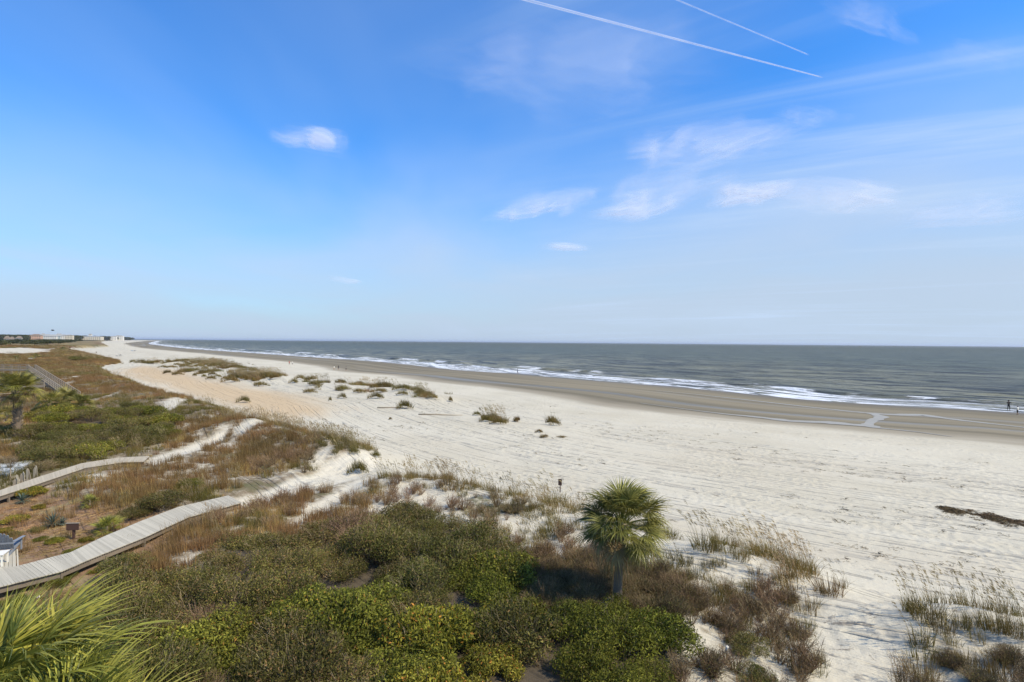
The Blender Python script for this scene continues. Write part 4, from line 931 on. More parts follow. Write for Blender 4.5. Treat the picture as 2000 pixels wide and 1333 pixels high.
for u, v, hw, seed, lab in ((95, 812, 36, 11, 'low fan palm right of the stout palm trunk'), (130, 806, 34, 12, 'middle low fan palm in front of the wooden stairs'), (160, 808, 26, 13, 'rightmost low fan palm beside the brown dune grass'),
                            (12, 830, 26, 14, 'low fan palm behind the stout palm at the left edge')):
    b = GP(u, v); s0 = hw*b.y/F_PX/1.6
    palm('fan_palm', lab, b, 0.75*s0+0.3, (0.05, 0), 0.13, FR+FRY, 34, seed, s0, 6, None, 80, -20)
for u, v, hw, seed, Ms, lab in ((207, 1040, 27, 21, FBIG, 'yellow green dwarf palmetto right of the brown sign'), (175, 990, 17, 22, FBIG[:1]+FR[:1], 'small green palmetto in the middle of the yard')):
    b = GP(u, v); s0 = hw*b.y/F_PX/1.7
    palm('palmetto', lab, b, 0.12, (0.02, 0), 0.08, Ms, 24, seed, s0, 0, None, 82, 8)
for u, v, hh, lab in ((70, 703, 14, 'small far palm in the dune field above the wooden ramp'), (123, 686, 9, 'dark small palm at the beach edge of the far dune field'), (32, 704, 10, 'round dark palm far off by the left edge')):
    b = GP(u, v); s0 = hh*b.y/F_PX/2.4
    palm('sabal_palm', lab, b, s0*1.1, (0.0, 0), 0.2, FR[1:3], 26, u, s0*0.9, 0, None, 85, -40)
def yucca(label, base, R, n, seed, c1, c2, w=0.07):
    rg = np.random.default_rng(seed); t = thing('yucca', label, 'yucca', base)
    mb = MB(); mb.tube([(0, 0, -0.05), (0, 0, R*0.35)], [0.07, 0.06], 7); mb.obj('stem', M_BOOT, t, smooth=True)
    for i in range(n):
        az = i*2.39996; el = R_(85-95*((i+0.5)/n)**0.8+rg.normal()*5); V = []; L = R*rg.uniform(0.85, 1.1); c = mixcol(c1, c2, np.array([rg.random()]))[0]
        for f, ww in ((0, 0.5), (0.4, 1.0), (0.75, 0.7), (1.0, 0.04)):
            V += [(L*f, -w/2*ww, -0.10*L*f*f), (L*f, 0, -0.10*L*f*f-w*0.15*ww), (L*f, w/2*ww, -0.10*L*f*f)]
        F = [(3*k+j, 3*k+j+1, 3*k+j+4, 3*k+j+3) for k in range(3) for j in range(2)]
        o = put('leaf', np_mesh('leaf', np.array(V), np.array(F), [M_PALM], colors=np.tile(c, (12, 1))), t, loc=(0, 0, R*0.33))
        o.rotation_euler = (Matrix.Rotation(az, 4, 'Z') @ Matrix.Rotation(-el, 4, 'Y')).to_euler()
for u, v, hw, lab, c1, c2 in ((103, 1030, 23, 'large blue green yucca left of the brown sign', (0.06, 0.085, 0.075), (0.15, 0.19, 0.17)), (44, 984, 18, 'spiky dark blue yucca below the upper boardwalk', (0.05, 0.08, 0.06), (0.13, 0.17, 0.14)),
                              (122, 1026, 13, 'smaller grey green yucca tucked behind the large blue one', (0.08, 0.1, 0.09), (0.17, 0.2, 0.18))):
    b = GP(u, v); yucca(lab, b, hw*b.y/F_PX, 44, u, c1, c2, 0.055)

# ------------------------------------------------------------------ boardwalks
plank_me = {}
def plank_mesh(mat, w=0.102, th=0.035):
    k = (mat.name, w)
    if k not in plank_me:
        mb = MB(); mb.box((0, 0, 0), (1, w, th)); plank_me[k] = mb.mesh('plank', mat)
    return plank_me[k]
def lay(parent, A, B, z, mat, step=0.112, zfun=None):
    """planks across between two edge polylines A and B (world xy), individually placed"""
    A = np.array(A); B = np.array(B)
    def arc(P): return np.concatenate([[0], np.cumsum(np.linalg.norm(np.diff(P, axis=0), axis=1))])
    a, b_ = arc(A), arc(B); n = int((a[-1]+b_[-1])/2/step); me = plank_mesh(mat)
    for i in range(n):
        f = (i+0.5)/n; p = np.array([np.interp(f*a[-1], a, A[:, k]) for k in (0, 1)]); q = np.array([np.interp(f*b_[-1], b_, B[:, k]) for k in (0, 1)])
        d = q-p; L = np.linalg.norm(d); c = (p+q)/2; zc = z if zfun is None else zfun(f)
        put('plank', me, parent, loc=(c[0], c[1], zc+random.uniform(-0.003, 0.003)), rot=(random.gauss(0, 0.004), 0, math.atan2(d[1], d[0])+0.0), scale=(L+random.uniform(-0.012, 0.012), 1, 1))
    return n
ZB = 1.9
t1 = thing('boardwalk', 'near pale grey plank boardwalk curving from the left edge to the sand path', 'boardwalk', (0, 0, 0))
A = wpoly([(-40, 1156), (120, 1116), (178, 1091), (281, 1050), (367, 1010.5), (472, 982)], ZB); B = wpoly([(-56, 1111.5), (34, 1106), (102, 1088), (138, 1079), (204, 1047.5), (281, 1015.6), (349.5, 990), (446, 968)], ZB)
lay(t1, A, B, ZB-0.018, M_PLANK)
def stringers(t, P, z, mat, name='stringer', inset=0.0, h=0.24, w=0.05, posts=2.0, pw=0.1):
    for i in range(len(P)-1):
        mb = MB(); mb.beam((P[i][0], P[i][1], z), (P[i+1][0], P[i+1][1], z), w, h); mb.obj(name, mat, t)
    arc = np.concatenate([[0], np.cumsum(np.linalg.norm(np.diff(P, axis=0), axis=1))])
    for k in np.arange(0.3, arc[-1], posts):
        x_ = np.interp(k, arc, P[:, 0]); y_ = np.interp(k, arc, P[:, 1]); g = float(terrain(x_, y_))
        if z-g < 0.05: continue
        mb = MB(); mb.box((x_, y_, (z+g)/2-0.2), (pw, pw, z-g+0.4+0.0)); mb.obj('post', mat, t)
def inset(P, Q, f): 
    return np.array([p+(Q[np.argmin(np.linalg.norm(Q-p, axis=1))]-p)*f for p in P])
def dens_poly(P, n=8):
    return np.array([P[i]+(P[i+1]-P[i])*k/n for i in range(len(P)-1) for k in range(n)]+[P[-1]])
Bd = dens_poly(B); Ad = dens_poly(A)
stringers(t1, inset(A, Bd, 0.06), ZB-0.16, M_BEAM); stringers(t1, inset(B, Ad, 0.06), ZB-0.16, M_BEAM)
t2 = thing('boardwalk', 'upper narrow plank boardwalk with sand coloured boards further up the dunes', 'boardwalk', (0, 0, 0))
A2 = wpoly([(-60, 985), (0, 969), (77, 944), (166, 914), (240, 903), (281, 902)], ZB); B2 = wpoly([(-60, 974), (0, 958), (72, 933), (160, 905), (219, 895.7), (240, 893.6), (292, 891)], ZB)
lay(t2, A2, B2, ZB-0.018, M_PLANK_OLD); stringers(t2, inset(A2, dens_poly(B2), 0.06), ZB-0.16, M_BEAM); stringers(t2, inset(B2, dens_poly(A2), 0.06), ZB-0.16, M_BEAM)
# seating deck beside the near boardwalk
t3 = thing('deck', 'pale plank sitting deck at the left edge joined to the near boardwalk', 'deck', (0, 0, 0))
p0 = np.array(unproj(35, 1105.5, ZB)); p1 = np.array(unproj(33.5, 1072.5, ZB)); e1 = p1-p0; L1 = np.linalg.norm(e1); e1 /= L1; e2 = np.array([-e1[1], e1[0]])
if e2[0] > 0: e2 = -e2
lay(t3, [p0+e2*0.05, p0+e2*3.6], [p1+e2*0.05, p1+e2*3.6], ZB-0.018, M_PLANK)
mb = MB(); mb.beam((*p0, ZB-0.13), (*p1, ZB-0.13), 0.05, 0.26); mb.obj('rim_board', M_PLANK, t3)
mb = MB(); mb.beam((*p1, ZB-0.13), (*(p1+e2*3.6), ZB-0.13), 0.05, 0.26); mb.obj('rim_board', M_PLANK, t3)
# far raised crossing with handrails
t4 = thing('beach_crossing', 'grey wooden beach crossing with handrails and a long ramp behind the stout palm', 'boardwalk', (0, 0, 0))
def railing(t, pts, h=1.0, post=2.0, mat=M_RAIL, rails=(1.0, 0.62, 0.3)):
    pts = [Vector(p) for p in pts]
    for a_, b_ in zip(pts[:-1], pts[1:]):
        n = max(1, int((b_-a_).length/post))
        for rr_ in rails:
            mb = MB(); mb.beam(a_+Vector((0, 0, h*rr_)), b_+Vector((0, 0, h*rr_)), 0.10 if rr_ == rails[0] else 0.04, 0.04 if rr_ == rails[0] else 0.07); mb.obj('rail', mat, t)
        for k in range(n+1):
            p = a_+(b_-a_)*k/n; g = float(terrain(p.x, p.y))-0.2; mb = MB(); mb.box((p.x, p.y, (p.z+h*rails[0]+g)/2), (0.1, 0.1, p.z+h*rails[0]-g)); mb.obj('post', mat, t)
def walkway(t, a_, b_, w=1.6, mat=M_RAIL, step=0.28, rail=(1, 1)):
    a_ = Vector(a_); b_ = Vector(b_); d = (b_-a_); sd = Vector((d.y, -d.x, 0)).normalized()*w/2
    lay(t, [tuple((a_-sd).xy), tuple((b_-sd).xy)], [tuple((a_+sd).xy), tuple((b_+sd).xy)], 0, mat, step, lambda f: a_.z+(b_.z-a_.z)*f)
    for s_ in (-1, 1):
        mb = MB(); mb.beam(a_+sd*s_+Vector((0, 0, -0.17)), b_+sd*s_+Vector((0, 0, -0.17)), 0.06, 0.26); mb.obj('stringer', mat, t)
        if rail[0 if s_ < 0 else 1]: railing(t, [a_+sd*s_, b_+sd*s_])
TOP = PZ(62, 722, 4.2); BOT = PZ(146, 779, 1.95); LEFT = TOP+Vector((-26, 3, 0))
walkway(t4, LEFT, TOP, 1.4); walkway(t4, TOP, BOT, 1.3)
MID = TOP+(BOT-TOP)*0.62
walkway(t4, MID+Vector((-0.9, -0.6, 0)), MID+Vector((-7.5, -2.2, -0.35)), 1.5, rail=(1, 0))
walkway(t4, PZ(22, 776, 2.4), PZ(-60, 782, 2.4), 1.5, rail=(1, 0))

# ------------------------------------------------------------------ deck furniture, sign, small things
def adirondack(label, loc, rz, mat):
    t = thing('adirondack_chair', label, 'chair', loc, rz)      # faces +x in its own frame
    for k in range(7):
        yy = (k-3)*0.088; L = 0.86-0.030*(k-3)**2*1.0; fan = (k-3)*0.035
        mb = MB(); n = 6; V = []; w = 0.040
        pts = [(-w, 0), (w, 0), (w*1.15, L*0.93), (w*0.7, L*0.985), (-w*0.7, L*0.985), (-w*1.15, L*0.93)]
        V = [(0.011*s_, p[0], p[1]) for s_ in (-1, 1) for p in pts]
        F = [tuple(range(5, -1, -1)), tuple(range(6, 12))]+[(i, (i+1) % 6, 6+(i+1) % 6, 6+i) for i in range(6)]
        mb.add(V, F); o = mb.obj('back_slat', mat, t, loc=(-0.22, yy, 0.22)); o.rotation_euler = (Matrix.Rotation(R_(-26), 4, 'Y') @ Matrix.Rotation(-fan, 4, 'X')).to_euler()
    for k in range(5):
        mb = MB(); f = k/4; mb.box((0.30-0.50*f, 0, 0.37-0.14*f), (0.105, 0.54, 0.02), (0, R_(-15), 0)); mb.obj('seat_slat', mat, t)
    for s_ in (-1, 1):
        mb = MB(); mb.box((0.02, s_*0.35, 0.545), (0.74, 0.13, 0.024)); mb.obj('armrest', mat, t)
        mb = MB(); mb.box((0.30, s_*0.30, 0.27), (0.10, 0.025, 0.53)); mb.obj('front_leg', mat, t)
        mb = MB(); mb.beam((0.33, s_*0.265, 0.34), (-0.52, s_*0.265, 0.045), 0.026, 0.10); mb.obj('rear_leg', mat, t)
    mb = MB(); mb.beam((-0.37, -0.36, 0.50), (-0.37, 0.36, 0.50), 0.03, 0.08); mb.obj('back_brace', mat, t)
    return t
cpos = PZ(17, 1079, ZB); adirondack('blue grey slatted beach chair with rounded back on the deck at the left edge', (cpos.x, cpos.y, ZB), R_(104), M_GREY_PAINT)
cpos = PZ(-6, 1104, ZB)
t = thing('side_table', 'white slatted low table cut by the left edge in front of the grey chair', 'table', (cpos.x, cpos.y, ZB), R_(20))
for k in range(6): mb = MB(); mb.box(((k-2.5)*0.105, 0, 0.47), (0.095, 0.62, 0.022)); mb.obj('tabletop_slat', M_WHITE_PAINT, t)
for sx_ in (-1, 1):
    mb = MB(); mb.box((0, sx_*0.24, 0.44), (0.6, 0.05, 0.035)); mb.obj('crossbar', M_WHITE_PAINT, t)
    for sy_ in (-1, 1): mb = MB(); mb.box((sx_*0.25, sy_*0.24, 0.21), (0.05, 0.05, 0.42)); mb.obj('leg', M_WHITE_PAINT, t)
b = GP(144, 1054); t = thing('sign', 'dark brown wooden notice board on a short post beside the boardwalk', 'sign', b, R_(8))
dn = b.y/F_PX
mb = MB(); mb.box((0, 0, 0.27), (0.10, 0.09, 0.60)); mb.obj('post', M_SIGN, t)
mb = MB(); mb.box((-0.02, -0.06, 0.62), (22*dn, 0.035, 0.32)); mb.obj('board', M_SIGN, t)
mb = MB(); mb.box((-0.02, -0.05, 0.795), (24*dn, 0.09, 0.03)); mb.obj('cap_board', M_RAIL, t)
b = GP(1094, 962); t = thing('sign', 'small brown square sign on a thin post among the sea oats', 'sign', b, R_(-20)); hh = (962-942)*b.y/F_PX
mb = MB(); mb.box((0, 0, hh/2), (0.05, 0.05, hh+0.3)); mb.obj('post', M_SIGN, t)
mb = MB(); mb.box((0, -0.04, hh), (0.24, 0.02, 0.42)); mb.obj('board', M_SIGN, t)
def rock(name, label, cat, loc, size, seed, mat):
    rg = np.random.default_rng(seed); bm = MB(); n, m = 10, 6; V = []; F = []
    for i in range(m+1):
        ph = math.pi*i/m
        for j in range(n):
            a = 2*math.pi*j/n; k = 1+0.22*rg.normal()*math.sin(ph); V.append((size[0]*k*math.sin(ph)*math.cos(a), size[1]*k*math.sin(ph)*math.sin(a), size[2]*math.cos(ph)))
    for i in range(m):
        for j in range(n): F.append((i*n+j, (i+1)*n+j, (i+1)*n+(j+1) % n, i*n+(j+1) % n))
    bm.add(V, F); o = bm.obj(name, mat, smooth=True, loc=loc); return tag(o, label, cat)
rock('stone', 'white stone lying on the pine straw below the near boardwalk', 'stone', GP(74, 1167), (0.16, 0.09, 0.06), 3, M_PALE_STONE)
rock('stone', 'small white stone on the brown ground near the green palmetto', 'stone', GP(186, 969), (0.11, 0.07, 0.05), 4, M_PALE_STONE)
rock('stone', 'pale stone half hidden in front of the bottom left palm crown', 'stone', GP(96, 1190), (0.1, 0.07, 0.05), 5, M_PALE_STONE)
# pale stakes by the upper boardwalk
t = thing('picket_fence', 'short row of pale leaning wooden pickets beside the upper boardwalk', 'fence', (0, 0, 0))
for k, (u, v, h_) in enumerate(((27, 948, .55), (32, 946, .6), (37, 944, .75), (42, 942, .7), (47, 940, .8), (53, 937, .9), (60, 934, .85), (66, 931, .8), (72, 928, .85))):
    b = GP(u, v+4); mb = MB(); mb.add([(-.06, -.012, 0), (.06, -.012, 0), (.07, -.012, h_*.85), (0, -.012, h_), (-.07, -.012, h_*.85), (-.06, .012, 0), (.06, .012, 0), (.07, .012, h_*.85), (0, .012, h_), (-.07, .012, h_*.85)],
                               [(0, 1, 2, 3, 4), (9, 8, 7, 6, 5), (0, 5, 6, 1), (1, 6, 7, 2), (2, 7, 8, 3), (3, 8, 9, 4), (4, 9, 5, 0)])
    mb.obj('picket', M_PLANK_OLD if k % 3 else M_DRIFT, t, loc=b+Vector((0, 0, -0.05)), rot=(random.gauss(0, .08), random.gauss(0.02, .12), random.gauss(0, .2)))
# gravel bed with black edging at the left
gp = wpoly([(-60, 921), (0, 921), (30, 918), (58, 913), (66, 917), (40, 932), (12, 944), (-60, 950)], 1.5)
gc = gp.mean(0); Vv = [(p[0], p[1], float(terrain(p[0], p[1]))+0.05) for p in gp]; 
def gravel_mat():
    m, nt = new_mat('pale_gravel'); P = N(nt, 'ShaderNodeNewGeometry').outputs['Position']
    vo = N(nt, 'ShaderNodeTexVoronoi', None, Vector=P, Scale=5.0)
    c = MIX(nt, RAMP(nt, NOISE(nt, P, 1.6, 5, 0.7), 0.42, 0.56), (0.16, 0.17, 0.16), (0.58, 0.57, 0.50))
    p = N(nt, 'ShaderNodeBsdfPrincipled', None, Base_Color=c, Roughness=0.6); b_ = N(nt, 'ShaderNodeBump', None, Height=vo.outputs['Distance'], Strength=0.6, Distance=0.05)
    nt.links.new(b_.outputs[0], p.inputs['Normal']); finish(nt, p); return m
top = max(v_[2] for v_ in Vv)+0.02; n = len(gp)
mb = MB(); mb.add([(p[0], p[1], top) for p in gp]+[(p[0], p[1], top-0.8) for p in gp], [tuple(range(n)), tuple(range(2*n-1, n-1, -1))]+[(i, i+n, (i+1) % n+n, (i+1) % n) for i in range(n)])
tag(mb.obj('gravel_bed', gravel_mat()), 'blue white gravel bed behind the pickets at the left edge', kind='structure')
mb = MB()
for i in range(3): mb.beam((*gp[i], top+0.02), (*gp[i+1], top+0.02), 0.12, 0.28)
tag(mb.obj('edging', M_SIGN), 'black edging board along the gravel bed', 'garden edging')
# small bare sapling
b = GP(20, 938); t = thing('sapling', 'small bare sapling standing in front of the pale gravel', 'tree', b); mb = MB(); mb.tube([(0, 0, 0), (0.02, 0, 0.7), (-0.02, 0, 1.3)], [0.04, 0.03, 0.015], 6); mb.obj('trunk', M_DRIFT, t)
sap = twiggy(601, 40, 0.5, 0.7, (0.2, 0.16, 0.14), 60, (0.15, 0.12, 0.08)); put('twigs', sap, t, loc=(0, 0, 0.8))

rx, ry = [], []
for P, w_, k_, thr in ((CRESTS[4][0], 4.2, 900, 0.55), (CRESTS[5][0], 4.5, 420, 0.55), (wpoly([(285, 708), (400, 709), (430, 716)], 1.6), 7.0, 420, 0.54), (CRESTS[6][0], 1.8, 260, 0.5)):
    Pc = catmull(P, 10); seg = np.linalg.norm(np.diff(Pc, axis=0), axis=1); cs = np.concatenate([[0], np.cumsum(seg)]); q = rng.uniform(0, cs[-1], k_*3)
    xx = np.interp(q, cs, Pc[:, 0])+rng.normal(size=k_*3)*w_*0.55; yy = np.interp(q, cs, Pc[:, 1])+rng.normal(size=k_*3)*w_*0.55
    kk = fbm(xx/4.5+yy/30, yy/9, 3, 161) > thr; rx.append(xx[kk]); ry.append(yy[kk])
rx = np.concatenate(rx); ry = np.concatenate(ry); q = rng.uniform(0.8, 1.7, len(rx))
scatter('beach_ridge_grass', np.column_stack([rx, ry, terrain(rx, ry)-0.03]), rng.integers(0, 9, len(rx)), np.column_stack([q*1.5, q, q*0.95]), P_OATS[:3]+P_GREEN+P_BROWN[:3], 'patchy grass along the low sand ridges on the open beach', 'grass')

# ------------------------------------------------------------------ grass tufts on the open beach, each one a thing
T_OAT = []
for i in range(5):
    rg = np.random.default_rng(700+i); n = 260; a = rg.uniform(0, 2*math.pi, n); rr_ = np.sqrt(rg.random(n))
    lb = rg.uniform(-0.6, 0.6, (6, 2)); li = rg.integers(0, 6, n)
    base = np.stack([lb[li, 0]+rr_*np.cos(a)*0.42, lb[li, 1]*0.9+rr_*np.sin(a)*0.3, 0*a], -1); base[:, 2] = np.maximum(0, 1-np.hypot(base[:, 0], base[:, 1])**2)*0.35
    v1, f1, c1_, _, _ = blades(n, 1, 0.62, 0.04, 0.4, (-0.22, 0.0), (0.085, 0.08, 0.024), (0.22, 0.165, 0.06), rg, base=base)
    k = 12+3*i; b2 = base[rg.integers(0, n, k)]; v2, f2, c2_, _, _ = blades(k, 1, 1.15, 0.02, 0.1, (-0.2, 0), (0.22, 0.18, 0.11), (0.32, 0.26, 0.17), rg, segs=3, base=b2)
    T_OAT.append(join([(v1, f1, c1_), (v2, f2, c2_)], M_GRASS, 'grass_tuft'))
MIDT = [(430, 722, 30), (450, 730, 20), (415, 733, 18), (485, 727, 50), (520, 738, 60), (450, 747, 40), (540, 741, 30), (508, 755, 35), (573, 749, 22), (612, 744, 40), (612, 753, 35), (605, 768, 30), (665, 750, 35), (670, 763, 34),
        (702, 768, 34), (745, 757, 60), (740, 767, 40), (733, 779, 38), (785, 762, 50), (787, 772, 28), (822, 769, 20), (845, 779, 28), (668, 779, 20), (645, 784, 8), (880, 785, 12), (475, 787, 30), (585, 742, 25), (700, 752, 30), (815, 765, 30)]
for u, v in [(290, 709), (300, 711), (312, 707), (328, 706), (345, 707), (357, 706), (367, 709), (382, 708), (398, 711), (372, 714), (390, 717), (405, 714), (345, 714), (360, 718), (335, 719), (318, 719), (400, 722), (385, 725), (372, 727), (395, 730), (408, 727),
             (420, 716), (440, 715), (455, 717), (470, 720), (425, 737), (440, 742), (412, 742), (398, 737), (380, 735), (465, 737), (478, 742), (495, 745), (330, 731), (345, 733), (262, 709), (275, 709)]:
    MIDT.append((u, v, random.uniform(12, 26)))
def tuft(u, v, w, label, group=None, ysc=0.55, zs=1.0, mi=None, name='grass_tuft'):
    p = GP(u, v); s0 = w/2*p.y/F_PX; i = int(u+v) % 5 if mi is None else mi; h = min(1.7, 0.85+s0*0.2)*zs*random.uniform(0.75, 1.2)
    o = put(name, T_OAT[i], loc=(p.x, p.y, p.z-0.03), rot=(0, 0, random.uniform(-0.3, 0.3)+0.2), scale=(s0, s0*random.uniform(0.7, 1.2), h))
    return tag(o, label, 'grass tuft', group)
for u, v, w in MIDT:
    if (u, v) == (880, 785): tuft(u, v, w, 'tiny lone tuft of grass at the seaward end of the tuft belt'); continue
    if (u, v) == (475, 787): tuft(u, v, w, 'lone low tuft at the near edge of the tan sand flat'); continue
    if (u, v) == (668, 779): tuft(u, v, w, 'small tuft at the tip of the tan sand flat', None); continue
    tuft(u, v, w, 'brown green grass tuft %s of the belt of low beach dunes' % ('at the far left end' if u < 340 else ('in the left part' if u < 450 else ('in the middle' if u < 620 else 'in the right part'))), 'grass tufts in the belt of low dunes')
for u, v, w, zs, lab in ((788, 799, 42, 1.3, 'bushy tan grass tuft standing apart below the belt of low dunes'), (932, 812, 20, 0.6, 'low dark tuft at the left end of the middle group'), (948, 824, 34, 0.8, 'wide green tuft of the middle group on the beach'),
                         (975, 829, 40, 0.8, 'sparse green tuft right of the wide one on the beach'), (965, 818, 24, 0.8, 'short tuft at the back of the middle group'), (1012, 824, 26, 0.7, 'flat tuft trailing to the right of the middle group'),
                         (1079, 831, 42, 1.3, 'tall round sea oats tuft on its own left of the tidal channels'), (1052, 845, 20, 0.5, 'dark low tuft in the fallen reeds below the round sea oats'), (1066, 855, 30, 0.35, 'flat brown tuft lying in the reed litter'), (1098, 855, 24, 0.3, 'thin strip of dead grass right of the reed litter'),
                         (690, 885, 36, 0.6, 'green tuft at the tip of the grassy dune by the sand path'), (735, 893, 24, 0.6, 'yellow green tuft at the very end of the grassy dune'), (697, 925, 50, 0.9, 'isolated straw green tuft between the two sand paths'),
                         (762, 820, 9, 0.5, 'speck of grass in the driftwood on the open sand')):
    tuft(u, v, w, lab, None, zs=zs)
NEAR = [clump(720+i, 150, 0.42, 0.62, 0.016, 0.45, (-0.12, 0), (0.12, 0.085, 0.04), (0.27, 0.2, 0.09)) for i in range(2)]+[oats(730+i, 170, 22, 0.45, 0.6, 1.5) for i in range(4)]
for u, v, w, k, lab in ((1560, 1120, 70, 2, 'thick sea oats clump on the crest right of the palm'), (1620, 1160, 60, 0, 'brown clump at the right tip of the sea oats crest'), (1500, 1090, 70, 3, 'leaning sea oats clump at the top of the crest'), (1380, 1072, 60, 4, 'sea oats clump right behind the palm crown'),
                        (1815, 1210, 70, 2, 'dark sea oats clump on the dune across the sand track'), (1840, 1235, 50, 0, 'brown clump below the dark sea oats across the track'), (1945, 1230, 60, 5, 'sea oats clump near the right edge'), (1985, 1240, 50, 3, 'sea oats clump cut by the right edge'),
                        (1880, 1225, 36, 4, 'thin sea oats clump between the two larger ones at the right'), (1800, 1320, 70, 0, 'brown green clump at the bottom right beside the sand track'), (1960, 1320, 80, 1, 'dark brown clump in the bottom right corner'), (1890, 1300, 50, 1, 'brown clump in the sand near the bottom right corner'),
                        (1600, 1290, 26, 0, 'small green tuft on the left bank of the sand track'), (1080, 985, 60, 3, 'sea oats clump just left of the palm crown'), (1120, 995, 50, 0, 'brown grass clump touching the palm crown'), (880, 955, 60, 2, 'sea oats clump at the top of the thicket crest')):
    p = GP(u, v); s0 = w/2*p.y/F_PX/0.48; tag(put('grass_clump', NEAR[k], loc=p-Vector((0, 0, .02)), rot=(0, 0, u*0.01 % 0.8-0.4), scale=(s0, s0*0.9, min(1.15, 0.55+s0*0.45))), lab, 'grass clump')
# driftwood sticks
for u, v, L, rz, lab in ((770, 798, 5.0, 0.05, 'long thin driftwood stick beyond the tan sand flat'), (860, 812, 6.0, -0.08, 'long straight driftwood pole on the open sand'), (1322, 1222, 0.9, 0.5, 'pale bleached log at the edge of the green shrubs'), (1420, 1300, 0.8, 1.2, 'pale thin stick standing in the brown scrub'),
                         (1510, 1205, 1.2, -0.4, 'dark stick in the dune grass right of the brown bushes')):
    p = GP(u, v); mb = MB(); r0 = 0.045 if L < 3 else 0.09; mb.tube([(-L/2, 0, r0), (-L/6, 0.04*L, r0*1.3), (L/4, -0.02*L, r0*1.2), (L/2, 0.03*L, r0)], [r0, r0*0.9, r0*0.7, r0*0.3], 6)
    o = mb.obj('driftwood', M_DRIFT if 'pale' not in lab else M_PALE_STONE, smooth=True, loc=p+Vector((0, 0, .3 if 'standing' in lab else 0)), rot=(0, 0.9 if 'standing' in lab else 0, rz)); tag(o, lab, 'driftwood')

